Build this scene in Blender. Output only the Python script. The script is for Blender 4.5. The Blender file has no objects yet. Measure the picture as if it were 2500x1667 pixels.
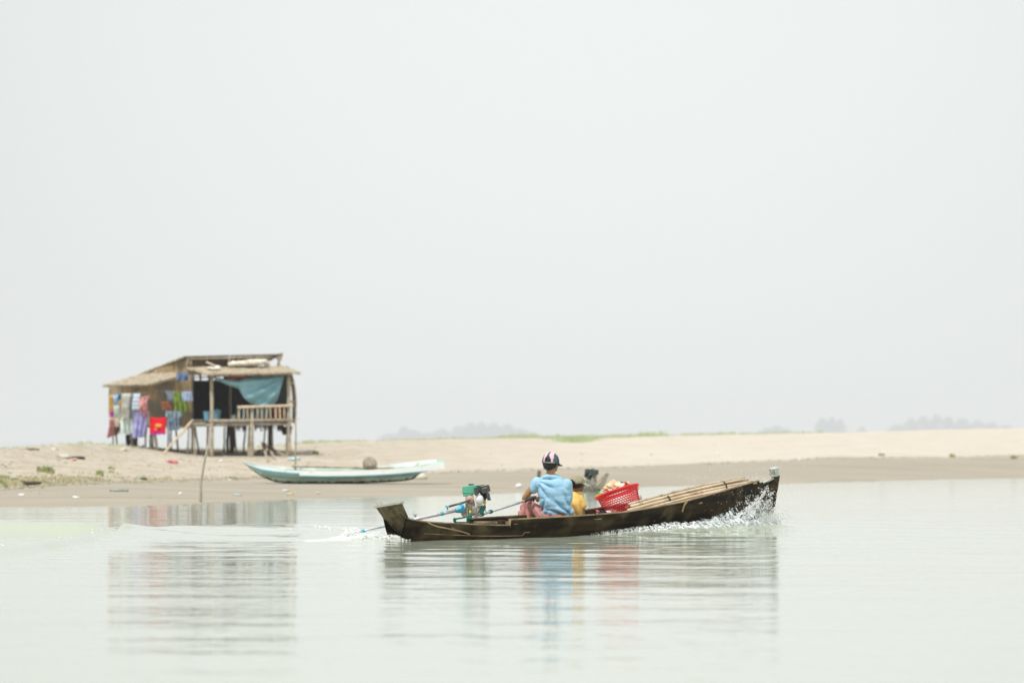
import bpy, bmesh, math, random
import numpy as np
from mathutils import Vector, Matrix, noise as mn
R = math.radians
random.seed(7)
rng = np.random.default_rng(7)
SC = bpy.context.scene
COL = SC.collection

# ------------------------------------------------------------------ camera
F, CX, HY, CZ = 9375.0, 1250.0, 1075.0, 1.26      # focal length in photo pixels, horizon row, eye height
cam = bpy.data.cameras.new('camera')
camo = bpy.data.objects.new('camera', cam)
COL.objects.link(camo)
camo.location = (0, 0, CZ)
camo.rotation_euler = (R(90), 0, 0)
cam.sensor_width = 36
cam.lens = 135
cam.shift_y = (HY - 833.5) / 2500 * 1.0
cam.clip_start = 0.5
cam.clip_end = 12000
cam.dof.use_dof = True
cam.dof.focus_distance = 50.2
cam.dof.aperture_fstop = 2.2
SC.camera = camo

# ------------------------------------------------------------------ sky
SUN = Vector((-0.27, -0.40, 0.88)).normalized()
world = bpy.data.worlds.new('World')
SC.world = world
world.use_nodes = True
wn = world.node_tree
for n in list(wn.nodes):
    wn.nodes.remove(n)
wo = wn.nodes.new('ShaderNodeOutputWorld')
bg = wn.nodes.new('ShaderNodeBackground')
sky = wn.nodes.new('ShaderNodeTexSky')
sky.sky_type = 'NISHITA'
sky.sun_disc = False
sky.sun_elevation = math.asin(SUN.z)
sky.sun_rotation = math.atan2(SUN.x, SUN.y)
sky.air_density = 1.0
sky.dust_density = 6.0
hs = wn.nodes.new('ShaderNodeHueSaturation')
hs.inputs['Saturation'].default_value = 0.18
mx = wn.nodes.new('ShaderNodeMixRGB')
mx.inputs['Fac'].default_value = 0.88
mx.inputs['Color2'].default_value = (9.8, 10.15, 9.95, 1)     # thick white river haze over the whole sky
wn.links.new(sky.outputs[0], hs.inputs['Color'])
wn.links.new(hs.outputs[0], mx.inputs['Color1'])
# the haze glows a little more in the middle of the view than to the sides
wtc = wn.nodes.new('ShaderNodeTexCoord')
wdt = wn.nodes.new('ShaderNodeVectorMath'); wdt.operation = 'DOT_PRODUCT'
wdt.inputs[1].default_value = Vector((.02, 1, .09)).normalized()
wn.links.new(wtc.outputs['Generated'], wdt.inputs[0])
wmr = wn.nodes.new('ShaderNodeMapRange')
for k_, v_ in (('From Min', .985), ('From Max', 1.0), ('To Min', .87), ('To Max', 1.0)):
    wmr.inputs[k_].default_value = v_
wn.links.new(wdt.outputs['Value'], wmr.inputs['Value'])
wml = wn.nodes.new('ShaderNodeMixRGB'); wml.blend_type = 'MULTIPLY'; wml.inputs[0].default_value = 1
wn.links.new(mx.outputs[0], wml.inputs[1]); wn.links.new(wmr.outputs[0], wml.inputs[2])
wn.links.new(wml.outputs[0], bg.inputs['Color'])
bg.inputs['Strength'].default_value = 0.1
wn.links.new(bg.outputs[0], wo.inputs['Surface'])

sl = bpy.data.lights.new('sun', 'SUN')
sl.energy = 3.3
sl.angle = R(0.8)
sl.color = (1.0, 0.97, 0.93)
so = bpy.data.objects.new('sun', sl)
COL.objects.link(so)
so.location = (-20, -20, 40)
so.rotation_euler = (-SUN).to_track_quat('-Z', 'Y').to_euler()

SC.view_settings.view_transform = 'Standard'
SC.view_settings.look = 'None'
SC.view_settings.exposure = 0.0
SC.view_settings.gamma = 1.0
SC.cycles.max_bounces = 6
SC.cycles.diffuse_bounces = 3
SC.cycles.glossy_bounces = 4
SC.cycles.transparent_max_bounces = 8
SC.cycles.volume_bounces = 1
SC.cycles.use_denoising = True
SC.cycles.caustics_reflective = False
SC.cycles.caustics_refractive = False


def W(px, py, D):
    """world point seen at photo pixel (px, py) at distance D"""
    return Vector(((px - CX) / F * D, D, CZ + (HY - py) / F * D))


# ------------------------------------------------------------------ materials
def mat(name, c, c2=None, rough=0.8, nscale=4.0, stretch=(1, 1, 1), bump=0.0, bscale=None, metal=0.0,
        detail=5.0, lo=0.35, hi=0.65, spec=0.3, rot=(0, 0, 0), c3=None, n3=1.2, lo3=.5, hi3=.7, bdist=.01):
    m = bpy.data.materials.new(name)
    m.use_nodes = True
    nt = m.node_tree
    p = nt.nodes['Principled BSDF']
    p.inputs['Roughness'].default_value = rough
    p.inputs['Metallic'].default_value = metal
    p.inputs['Specular IOR Level'].default_value = spec
    p.inputs['Base Color'].default_value = (*c, 1)
    tc = nt.nodes.new('ShaderNodeTexCoord')
    mp = nt.nodes.new('ShaderNodeMapping')
    mp.inputs['Scale'].default_value = stretch
    mp.inputs['Rotation'].default_value = rot
    nt.links.new(tc.outputs['Object'], mp.inputs['Vector'])
    if c2 is not None:
        nz = nt.nodes.new('ShaderNodeTexNoise')
        nz.inputs['Scale'].default_value = nscale
        nz.inputs['Detail'].default_value = detail
        nt.links.new(mp.outputs[0], nz.inputs['Vector'])
        cr = nt.nodes.new('ShaderNodeValToRGB')
        cr.color_ramp.elements[0].position = lo
        cr.color_ramp.elements[1].position = hi
        cr.color_ramp.elements[0].color = (*c, 1)
        cr.color_ramp.elements[1].color = (*c2, 1)
        nt.links.new(nz.outputs['Fac'], cr.inputs['Fac'])
        out = cr.outputs[0]
        if c3 is not None:
            n2 = nt.nodes.new('ShaderNodeTexNoise')
            n2.inputs['Scale'].default_value = n3
            n2.inputs['Detail'].default_value = 6
            nt.links.new(tc.outputs['Object'], n2.inputs['Vector'])
            mr = nt.nodes.new('ShaderNodeMapRange')
            mr.inputs['From Min'].default_value = lo3
            mr.inputs['From Max'].default_value = hi3
            nt.links.new(n2.outputs['Fac'], mr.inputs['Value'])
            mi = nt.nodes.new('ShaderNodeMixRGB')
            nt.links.new(mr.outputs[0], mi.inputs['Fac'])
            nt.links.new(out, mi.inputs['Color1'])
            mi.inputs['Color2'].default_value = (*c3, 1)
            out = mi.outputs[0]
        nt.links.new(out, p.inputs['Base Color'])
    if bump:
        nb = nt.nodes.new('ShaderNodeTexNoise')
        nb.inputs['Scale'].default_value = bscale or nscale * 2
        nb.inputs['Detail'].default_value = 5
        nt.links.new(mp.outputs[0], nb.inputs['Vector'])
        bp = nt.nodes.new('ShaderNodeBump')
        bp.inputs['Strength'].default_value = bump
        bp.inputs['Distance'].default_value = bdist
        nt.links.new(nb.outputs['Fac'], bp.inputs['Height'])
        nt.links.new(bp.outputs[0], p.inputs['Normal'])
    return m


def cloth_mat(name, c, k=0.8):
    return mat(name, tuple(x * k for x in c), tuple(min(.9, x * 1.12) for x in c), rough=0.9, nscale=7, detail=4,
               bump=.25, bscale=14, lo=.3, hi=.6, spec=.1)


# ------------------------------------------------------------------ mesh building
class MB:
    def __init__(self):
        self.v, self.f, self.mi = [], [], []

    def add(self, vs, fs, mi=0):
        o = len(self.v)
        self.v += [tuple(p) for p in vs]
        self.f += [tuple(i + o for i in f) for f in fs]
        self.mi += [mi] * len(fs)
        return self

    def hexa(self, p, mi=0):      # eight corners: 0-3 bottom loop, 4-7 top loop
        return self.add(p, [(3, 2, 1, 0), (4, 5, 6, 7), (0, 1, 5, 4), (1, 2, 6, 5), (2, 3, 7, 6), (3, 0, 4, 7)], mi)

    def box(self, c, s, M=None, mi=0):
        c = Vector(c)
        p = []
        for z in (-1, 1):
            for x, y in ((-1, -1), (1, -1), (1, 1), (-1, 1)):
                q = Vector((x * s[0] / 2, y * s[1] / 2, z * s[2] / 2))
                if M is not None:
                    q = M @ q
                p.append(c + q)
        return self.hexa(p, mi)

    def tube(self, pts, rad, n=8, mi=0, jit=0.0):
        pts = [Vector(p) for p in pts]
        if not hasattr(rad, '__len__'):
            rad = [rad] * len(pts)
        vs, fs = [], []
        ref = None
        for i, p in enumerate(pts):
            d = (pts[min(i + 1, len(pts) - 1)] - pts[max(i - 1, 0)]).normalized()
            if ref is None:
                ref = Vector((0, 0, 1)) if abs(d.z) < .9 else Vector((1, 0, 0))
            a = d.cross(ref).normalized()
            b = a.cross(d).normalized()
            ref = b
            for k in range(n):
                t = 2 * math.pi * k / n
                r = rad[i] * (1 + jit * random.uniform(-1, 1))
                vs.append(p + a * (r * math.cos(t)) + b * (r * math.sin(t)))
        for i in range(len(pts) - 1):
            for k in range(n):
                k2 = (k + 1) % n
                fs.append((i * n + k, i * n + k2, (i + 1) * n + k2, (i + 1) * n + k))
        fs.append(tuple(range(n))[::-1])
        fs.append(tuple((len(pts) - 1) * n + k for k in range(n)))
        return self.add(vs, fs, mi)

    def stick(self, a, b, r0, r1=None, n=8, mi=0, bend=0.0, seg=6, knots=0.0):
        a, b = Vector(a), Vector(b)
        r1 = r0 if r1 is None else r1
        off = Vector((random.uniform(-1, 1), random.uniform(-1, 1), random.uniform(-.3, .3))) * bend
        pts, rr = [], []
        for i in range(seg + 1):
            t = i / seg
            pts.append(a.lerp(b, t) + off * math.sin(math.pi * t) + off.cross(Vector((0, .3, 1))) * math.sin(2.3 * math.pi * t) * .4)
            rr.append((r0 + (r1 - r0) * t) * (1 + knots * random.uniform(-1, 1)))
        return self.tube(pts, rr, n, mi)

    def cap(self, a, b, ra, rb, n=12):     # tapered capsule
        a, b = Vector(a), Vector(b)
        d = b - a
        L = d.length
        d = d.normalized() if L > 1e-6 else Vector((0, 0, 1))
        ref = Vector((0, 0, 1)) if abs(d.z) < .9 else Vector((1, 0, 0))
        u = d.cross(ref).normalized()
        w = u.cross(d).normalized()
        rings = []
        for k in range(1, 5):
            t = math.pi / 2 * (1 - k / 4)
            rings.append((a - d * (ra * math.sin(t)), ra * math.cos(t)))
        for k in range(0, 4):
            t = math.pi / 2 * (k / 4)
            rings.append((b + d * (rb * math.sin(t)), rb * math.cos(t)))
        vs = [a - d * ra]
        for c, r in rings:
            for k in range(n):
                t = 2 * math.pi * k / n
                vs.append(c + u * (r * math.cos(t)) + w * (r * math.sin(t)))
        vs.append(b + d * rb)
        fs = []
        for k in range(n):
            fs.append((0, 1 + (k + 1) % n, 1 + k))
        for i in range(len(rings) - 1):
            for k in range(n):
                k2 = (k + 1) % n
                fs.append((1 + i * n + k, 1 + i * n + k2, 1 + (i + 1) * n + k2, 1 + (i + 1) * n + k))
        e = len(vs) - 1
        o = 1 + (len(rings) - 1) * n
        for k in range(n):
            fs.append((o + k, o + (k + 1) % n, e))
        return self.add(vs, fs)

    def ell(self, c, r, M=None, nu=16, nv=10, mi=0, jit=0.0, zmin=None):
        c = Vector(c)
        vs, fs = [], []
        for j in range(nv + 1):
            ph = math.pi * j / nv
            for k in range(nu):
                t = 2 * math.pi * k / nu
                q = Vector((r[0] * math.sin(ph) * math.cos(t), r[1] * math.sin(ph) * math.sin(t), r[2] * math.cos(ph)))
                if jit:
                    q *= 1 + jit * mn.noise(q * (2.2 / max(r)) + c * 3.1)
                if zmin is not None and q.z < zmin:
                    q.z = zmin
                if M is not None:
                    q = M @ q
                vs.append(c + q)
        for j in range(nv):
            for k in range(nu):
                k2 = (k + 1) % nu
                fs.append((j * nu + k, (j + 1) * nu + k, (j + 1) * nu + k2, j * nu + k2))
        return self.add(vs, fs, mi)

    def grid(self, fn, nu, nv, mi=0, flip=False):
        vs = [fn(i / nu, j / nv) for j in range(nv + 1) for i in range(nu + 1)]
        fs = []
        for j in range(nv):
            for i in range(nu):
                a = j * (nu + 1) + i
                q = (a, a + 1, a + nu + 2, a + nu + 1)
                fs.append(q[::-1] if flip else q)
        return self.add(vs, fs, mi)

    def prism(self, poly, d, mi=0):        # polygon (list of points) pushed along vector d
        d = Vector(d)
        n = len(poly)
        vs = [Vector(p) for p in poly] + [Vector(p) + d for p in poly]
        fs = [tuple(range(n))[::-1], tuple(range(n, 2 * n))]
        for i in range(n):
            j = (i + 1) % n
            fs.append((i, j, j + n, i + n))
        return self.add(vs, fs, mi)

    def lathe(self, prof, c=(0, 0, 0), M=None, n=24, mi=0):
        c = Vector(c)
        vs, fs = [], []
        for r, z in prof:
            for k in range(n):
                t = 2 * math.pi * k / n
                q = Vector((r * math.cos(t), r * math.sin(t), z))
                if M is not None:
                    q = M @ q
                vs.append(c + q)
        for i in range(len(prof) - 1):
            for k in range(n):
                k2 = (k + 1) % n
                fs.append((i * n + k, i * n + k2, (i + 1) * n + k2, (i + 1) * n + k))
        return self.add(vs, fs, mi)

    def build(self, name, mats, parent=None, loc=None, smooth=False, solid=0.0, bevel=0.0, fix=True, local=False):
        """mesh object; vertices are given in world coordinates unless local"""
        if not isinstance(mats, (list, tuple)):
            mats = [mats]
        if parent is not None and not local:
            org = Vector(parent['_org'])
        elif loc is not None and not local:
            org = Vector(loc)
        else:
            org = Vector((0, 0, 0))
        me = bpy.data.meshes.new(name)
        me.from_pydata([tuple(Vector(p) - org) for p in self.v], [], self.f)
        for m in mats:
            me.materials.append(m)
        for i, p in enumerate(me.polygons):
            p.material_index = self.mi[i]
        if fix:
            bm = bmesh.new()
            bm.from_mesh(me)
            bmesh.ops.recalc_face_normals(bm, faces=bm.faces)
            bm.to_mesh(me)
            bm.free()
        if smooth:
            me.polygons.foreach_set('use_smooth', [True] * len(me.polygons))
        me.update()
        o = bpy.data.objects.new(name, me)
        COL.objects.link(o)
        if parent is not None:
            o.parent = parent
        elif loc is not None:
            o.location = loc
        o['_org'] = tuple(org)
        if bevel:
            b = o.modifiers.new('bevel', 'BEVEL')
            b.width = bevel
            b.segments = 2
        if solid:
            s = o.modifiers.new('solid', 'SOLIDIFY')
            s.thickness = solid
            s.offset = 0
        return o


def thing(name, label, cat, loc, group=None, rz=0.0):
    o = bpy.data.objects.new(name, None)
    COL.objects.link(o)
    o.location = loc
    o.rotation_euler = (0, 0, rz)
    o.empty_display_size = .2
    o['label'] = label
    o['category'] = cat
    if group:
        o['group'] = group
    o['_org'] = tuple(loc)
    return o


def tag(o, label=None, cat=None, group=None, kind=None):
    if label: o['label'] = label
    if cat: o['category'] = cat
    if group: o['group'] = group
    if kind: o['kind'] = kind
    return o


def blob(name, mb, m, parent, voxel=.012, smooth=6, wr=None):
    """join overlapping closed solids into one continuous skin"""
    org = Vector(parent['_org'])
    me = bpy.data.meshes.new(name)
    me.from_pydata([tuple(Vector(p) - org) for p in mb.v], [], mb.f)
    bm = bmesh.new(); bm.from_mesh(me)
    bmesh.ops.remove_doubles(bm, verts=bm.verts, dist=1e-5)
    bmesh.ops.recalc_face_normals(bm, faces=bm.faces); bm.to_mesh(me); bm.free()
    o = bpy.data.objects.new(name, me)
    COL.objects.link(o)
    r = o.modifiers.new('r', 'REMESH')
    r.mode = 'VOXEL'
    r.voxel_size = voxel
    s = o.modifiers.new('s', 'SMOOTH')
    s.factor = .5
    s.iterations = smooth
    dg = bpy.context.evaluated_depsgraph_get()
    dg.update()
    me2 = bpy.data.meshes.new_from_object(o.evaluated_get(dg))
    o.modifiers.clear()
    o.data = me2
    bpy.data.meshes.remove(me)
    me2.name = name
    me2.materials.clear()
    me2.materials.append(m)
    if wr is not None:
        ns = [v.normal.copy() for v in me2.vertices]
        for v, n in zip(me2.vertices, ns):
            v.co += n * wr(v.co + org, n)
    me2.polygons.foreach_set('use_smooth', [True] * len(me2.polygons))
    me2.update()
    o.parent = parent
    o['_org'] = tuple(org)
    return o


# ------------------------------------------------------------------ terrain
LP = np.array([-600, 0, 100, 250, 350, 450, 570, 750, 900, 1110, 1250, 1500, 1600, 1900, 2200, 2500, 3200], float)
LY = np.array([1246, 1239, 1238.5, 1238, 1236, 1233, 1228, 1220, 1216, 1211.5, 1204, 1193, 1188, 1181, 1173, 1166, 1150], float)
BP = np.array([-600, 0, 150, 300, 450, 600, 900, 1100, 1300, 1600, 1700, 1900, 2000, 2200, 2500, 3200], float)
BY = np.array([1205, 1192, 1182, 1174, 1172, 1168, 1160, 1152, 1145, 1137, 1132, 1122, 1119, 1116, 1113, 1108], float)
MP = np.array([-600, 0, 150, 300, 380, 500, 600, 740, 900, 1250, 2000, 2500, 3200], float)
MY = np.array([1165, 1140, 1122, 1110, 1106, 1115, 1115, 1112, 1098, 1095, 1080, 1070, 1055], float)
MD = np.array([95, 103, 116, 129, 133, 134.6, 134.8, 135.2, 143, 152, 182, 200, 230], float)
KP = np.array([-600, -100, 0, 50, 100, 190, 260, 330, 440, 600, 680, 760, 900, 1100, 1300, 1390, 1450, 1700, 1900, 2100, 2300, 2500, 3200], float)
KY = np.array([1130, 1112, 1102, 1099, 1094, 1088, 1090, 1092, 1094.5, 1091.5, 1086, 1079, 1075, 1070, 1067.5, 1071, 1068, 1061, 1057, 1053, 1047, 1043, 1025], float)


def bank(px):
    DA = F * CZ / (np.interp(px, LP, LY) - HY)
    DB = np.interp(px, [-600, 0, 600, 1250, 2000, 2500, 3200], [80, 88, 108, 122, 150, 165, 190])
    zB = CZ - (np.interp(px, BP, BY) - HY) * DB / F
    DM = np.interp(px, MP, MD)
    zM = CZ - (np.interp(px, MP, MY) - HY) * DM / F
    DC = np.interp(px, [-600, 0, 440, 700, 1250, 2000, 2500, 3200], [108, 118, 141, 149, 175, 210, 230, 260])
    zC = CZ - (np.interp(px, KP, KY) - HY) * DC / F
    return DA, DB, zB, DM, zM, DC, zC


def zg(px, D):
    DA, DB, zB, DM, zM, DC, zC = bank(float(px))
    return float(np.interp(D, [DA - 8, DA, DB, DM, DC, DC + 6, DC + 45], [-.8, 0, zB, zM, zC, zC - .15, -.6]))


def G(px, py, dz=0.0):
    """point of the bank seen at photo pixel (px, py)"""
    DA, DB, zB, DM, zM, DC, zC = bank(float(px))
    prev = None
    D = DA - 3
    while D < DC + 1.5:
        z = zg(px, D)
        y = HY + (CZ - z) * F / D
        if y <= py:
            break
        D += .05
    return Vector(((px - CX) / F * D, D, zg(px, D) + dz))


cols = np.concatenate([np.array([-34000, -16000, -8000, -4500, -2500, -1500, -900, -600, -400, -250, -150]),
                       np.arange(-100, 2601, 3.6), np.array([2680, 2800, 3000, 3400, 4200, 6000, 9000, 17000, 35000])])
segs = [6, 130, 110, 70, 14, 12, 6]
V, WET, RD, RZ = [], [], [], []
nrow = sum(segs) + 1
for px in cols:
    DA, DB, zB, DM, zM, DC, zC = bank(px)
    kD = [DA - 8, DA, DB, DM, DC, DC + 6, DC + 45, 9100]
    kz = [-.8, 0, zB, zM, zC, zC - .15, -.6, -1.0]
    Ds = np.concatenate([np.linspace(kD[i], kD[i + 1], segs[i], endpoint=False) for i in range(7)] + [[9100.0]])
    zs = np.interp(Ds, kD, kz)
    zs2 = zs.copy()
    zs2[8:-22] = sum(zs[8 + k:-22 + k] for k in range(-7, 8)) / 15
    zs = zs2
    k = (px - CX) / F
    RD.append(Ds)
    RZ.append([])
    for j, (D, z) in enumerate(zip(Ds, zs)):
        x = k * D
        wet = 0.0
        if DA - 1 < D < DC + 10 and -200 < px < 2700:
            a = mn.noise(Vector((x * .35, D * .22, 0)))
            b = mn.fractal(Vector((x * 1.6, D * 1.1, 3.0)), 0.9, 2.1, 4)
            c = mn.noise(Vector((x * 5.5, D * 4, 7.0)))
            t = min(1, max(0, (D - DA) / (DB - DA)))
            left = min(1, max(0, (1000 - px) / 500))
            dry = min(1, max(0, (D - DB) / 3))
            z += (.012 * a + .018 * b * (.25 + .75 * dry) + .018 * c * dry * (.35 + 1.9 * left)) * min(1, max(0, (D - DA) / 2))
            if D > DB - 1 and px < 420:                     # little eroded scarp on the left
                z += .10 * min(1, max(0, (D - DB) / .5 + a)) * min(1, max(0, (420 - px) / 200))
            z += .0
        e = (D - DB) / 2.2 + 1.7 * mn.noise(Vector((x * .25, D * .12, 9.0))) + .5 * mn.noise(Vector((x * 1.7, D * .6, 4.0)))
        wet = 1 / (1 + math.exp(max(-30, min(30, 2.4 * e))))
        V.append((x, D, z))
        RZ[-1].append(z)
        WET.append(wet)
V = np.array(V)
nc = len(cols)


def zg(px, D):                      # height of the finished ground mesh
    i = min(len(cols) - 1, max(0, int(np.searchsorted(cols, px))))
    if i > 0 and px - cols[i - 1] < cols[i] - px:
        i -= 1
    return float(np.interp(D, RD[i], RZ[i]))


ii, jj = np.meshgrid(np.arange(nc - 1), np.arange(nrow - 1), indexing='ij')
a = (ii * nrow + jj).ravel()
FQ = np.stack([a, a + nrow, a + nrow + 1, a + 1], 1)


def npmesh(name, V, FQ):
    me = bpy.data.meshes.new(name)
    me.vertices.add(len(V))
    me.vertices.foreach_set('co', V.astype(np.float32).ravel())
    me.loops.add(FQ.size)
    me.loops.foreach_set('vertex_index', FQ.astype(np.int32).ravel())
    me.polygons.add(len(FQ))
    me.polygons.foreach_set('loop_start', np.arange(0, FQ.size, 4, dtype=np.int32))
    me.polygons.foreach_set('loop_total', np.full(len(FQ), 4, np.int32))
    me.polygons.foreach_set('use_smooth', np.ones(len(FQ), bool))
    me.update()
    me.validate()
    return me


me = npmesh('ground', V, FQ)
at = me.attributes.new('wet', 'FLOAT', 'POINT')
at.data.foreach_set('value', np.array(WET, np.float32))
ground = bpy.data.objects.new('ground', me)
COL.objects.link(ground)
tag(ground, 'pale dry sand bank with a darker wet strip along the water', None, None, 'structure')

m = bpy.data.materials.new('sand')
m.use_nodes = True
nt = m.node_tree
p = nt.nodes['Principled BSDF']
p.inputs['Roughness'].default_value = .95
p.inputs['Specular IOR Level'].default_value = .1
tc = nt.nodes.new('ShaderNodeTexCoord')


def NZ(nt, vec, sc, det=5, rough=.6):
    n = nt.nodes.new('ShaderNodeTexNoise')
    n.inputs['Scale'].default_value = sc
    n.inputs['Detail'].default_value = det
    n.inputs['Roughness'].default_value = rough
    nt.links.new(vec, n.inputs['Vector'])
    return n.outputs['Fac']


def RAMP(nt, fac, stops):
    cr = nt.nodes.new('ShaderNodeValToRGB')
    e = cr.color_ramp.elements
    while len(e) < len(stops):
        e.new(.5)
    for k, (pos, c) in enumerate(stops):
        e[k].position = pos
        e[k].color = (*c, 1)
    nt.links.new(fac, cr.inputs['Fac'])
    return cr.outputs[0]


def MIX(nt, fac, a, b, mode='MIX'):
    mi = nt.nodes.new('ShaderNodeMixRGB')
    mi.blend_type = mode
    if isinstance(fac, float): mi.inputs[0].default_value = fac
    else: nt.links.new(fac, mi.inputs[0])
    for s, v in ((1, a), (2, b)):
        if isinstance(v, tuple): mi.inputs[s].default_value = (*v, 1)
        else: nt.links.new(v, mi.inputs[s])
    return mi.outputs[0]


obc = tc.outputs['Object']
sx = nt.nodes.new('ShaderNodeSeparateXYZ')
nt.links.new(obc, sx.inputs[0])
mrx = nt.nodes.new('ShaderNodeMapRange')        # the left of the bank is dirtier, greyer sand
mrx.inputs['From Min'].default_value = -6
mrx.inputs['From Max'].default_value = 4
nt.links.new(sx.outputs['X'], mrx.inputs['Value'])
dryl = RAMP(nt, NZ(nt, obc, 1.1, 8, .7), [(.32, (.33, .28, .20)), (.5, (.46, .405, .325)), (.64, (.54, .485, .41))])
dryr = RAMP(nt, NZ(nt, obc, .6, 7, .6), [(.28, (.46, .41, .34)), (.45, (.54, .485, .41)), (.7, (.58, .525, .455))])  # lowest stop: dark blotches painted for the shading of uneven, trodden sand
dry = MIX(nt, mrx.outputs[0], dryl, dryr)
spk = RAMP(nt, NZ(nt, obc, 3.2, 3, .5), [(.64, (0, 0, 0)), (.72, (1, 1, 1))])
spk2 = MIX(nt, 1.0, spk, (.45, .45, .45), 'MULTIPLY')
dry = MIX(nt, spk2, dry, (.34, .30, .22))
mps = nt.nodes.new('ShaderNodeMapping')
mps.inputs['Scale'].default_value = (.25, 1, 1)
nt.links.new(obc, mps.inputs[0])
wetc = RAMP(nt, NZ(nt, mps.outputs[0], .8, 6, .6), [(.3, (.30, .27, .21)), (.5, (.355, .32, .255)), (.7, (.405, .365, .30))])
an = nt.nodes.new('ShaderNodeAttribute')
an.attribute_name = 'wet'
col = MIX(nt, an.outputs['Fac'], dry, wetc)
# darker drift line of debris where wet meets dry
dl = nt.nodes.new('ShaderNodeValToRGB')
for k, (pos, v) in enumerate([(.30, 0), (.5, 1)]):
    dl.color_ramp.elements[k].position = pos
    dl.color_ramp.elements[k].color = (v, v, v, 1)
e3 = dl.color_ramp.elements.new(.75)
e3.color = (0, 0, 0, 1)
nt.links.new(an.outputs['Fac'], dl.inputs['Fac'])
dn = RAMP(nt, NZ(nt, obc, 1.3, 6, .7), [(.42, (0, 0, 0)), (.58, (.85, .85, .85))])
col = MIX(nt, MIX(nt, 1.0, dl.outputs[0], dn, 'MULTIPLY'), col, (.27, .23, .15))
nt.links.new(col, p.inputs['Base Color'])
bp = nt.nodes.new('ShaderNodeBump')
bp.inputs['Strength'].default_value = .5
bp.inputs['Distance'].default_value = .05
nt.links.new(NZ(nt, obc, 2.6, 8, .7), bp.inputs['Height'])
nt.links.new(bp.outputs[0], p.inputs['Normal'])
me.materials.append(m)

# ------------------------------------------------------------------ long-tail boat frame (needed by the water)
S0 = Vector((-1.27, 48.2, 0))
TH = math.atan2(5.4, 4.815)
CT, ST = math.cos(TH), math.sin(TH)
LB = 7.25


def bw(u):      # half beam at the gunwale
    return float(np.interp(u, [-.45, 0, .6, 1.5, 2.7, 4.2, 5.4, 6.3, 6.9, 7.3], [.2, .215, .30, .38, .43, .42, .34, .22, .12, .02]))


def keel(u):
    return float(np.interp(u, [-.1, 0, 1, 2, 3.4, 4.2, 5.5, 6.6, 7.0, 7.25], [.0, -.05, -.09, -.10, -.05, .03, .09, .13, .16, .24]))


def at_px(px, vf):
    """boat coordinate u seen at column px for a point at starboard offset v"""
    k = (px - CX) / F
    u = 3.0
    for _ in range(12):
        v = vf(u) if callable(vf) else vf
        u = (k * (S0.y - v * CT) - S0.x - v * ST) / (CT - k * ST)
    return u, (vf(u) if callable(vf) else vf)


def BL(px, py, v=0.0):
    """boat-local point (x forward, y port, z up)"""
    u, v = at_px(px, v)
    D = S0.y + u * ST - v * CT
    return Vector((u, -v, CZ + (HY - py) / F * D))


def BW(u, v, z):
    return Vector((S0.x + u * CT + v * ST, S0.y + u * ST - v * CT, z))


def L2W(p):
    return BW(p.x, -p.y, p.z)


# ------------------------------------------------------------------ water
def pl(px, py):
    D = F * CZ / (py - HY)
    return ((px - CX) / F * D, D)


def lines(lo, hi, step, outer, grow=1.25):
    mid = list(np.arange(lo, hi + step * .5, step))
    s, a = step, []
    x = lo
    while x > outer[0]:
        s *= grow; x -= s; a.append(max(x, outer[0]))
    b, s, x = [], step, mid[-1]
    while x < outer[1]:
        s *= grow; x += s; b.append(min(x, outer[1]))
    return np.array(sorted(set(a)) + mid + sorted(set(b)))


xs = lines(-8.5, 6.5, .05, (-1500, 1500))
ys = lines(40.5, 60, .05, (-30, 9150))
X, Y = np.meshgrid(xs, ys, indexing='ij')
Z = np.zeros_like(X)


def ridge(pts, amp, wn, wf, axis='y'):
    """swell whose crest runs through photo points; wn / wf are the near and far widths"""
    P = np.array([pl(*q[:2]) for q in pts])
    o = np.argsort(P[:, 0])
    P = P[o]
    A = np.array([q[2] for q in pts])[o]
    yc = np.interp(X, P[:, 0], P[:, 1])
    am = np.interp(X, P[:, 0], A, left=A[0], right=0)
    d = Y - yc
    return amp * am * np.where(d < 0, np.exp(-(d / wn) ** 2), np.exp(-(d / wf) ** 2))


Z += ridge([(-900, 1480, 1), (-300, 1400, 1), (0, 1357, 1), (150, 1336, 1), (300, 1312, 1), (450, 1303, 1), (580, 1297, .95), (730, 1297, .8), (850, 1304, .6), (950, 1312, .25), (1010, 1318, 0)],
           .115, 3.2, .9)
Z += ridge([(-900, 1290, 1), (-300, 1300, 1), (0, 1307, 1), (200, 1310, .9), (300, 1311, .4), (380, 1308, 0)], .21, .5, 1.6)
Z += ridge([(-900, 1330, 0), (0, 1318, .7), (150, 1322, 1), (300, 1318, .4), (380, 1308, 0)], .045, .5, .4)
# wave pushed up along the near side of the hull, and the hole behind the bow
u = (X - S0.x) * CT + (Y - S0.y) * ST
v = (X - S0.x) * ST - (Y - S0.y) * CT
bu = np.interp(u, [-.45, 0, .6, 1.5, 2.7, 4.2, 5.4, 6.3, 6.9, 7.3], [.2, .2, .26, .32, .36, .34, .28, .18, .10, .02])
am = np.interp(u, [-1, 1.0, 2.2, 3.4, 4.8, 6.2, 7.2, 7.9], [0, 0, .012, .045, .085, .095, .085, 0])
off = .10 + np.interp(u, [0, 3, 7.3], [.25, .12, .04])
d = np.abs(v) - bu - off
w = np.where(d > 0, .62, .5)
Z += am * np.exp(-(d / w) ** 2)
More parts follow.
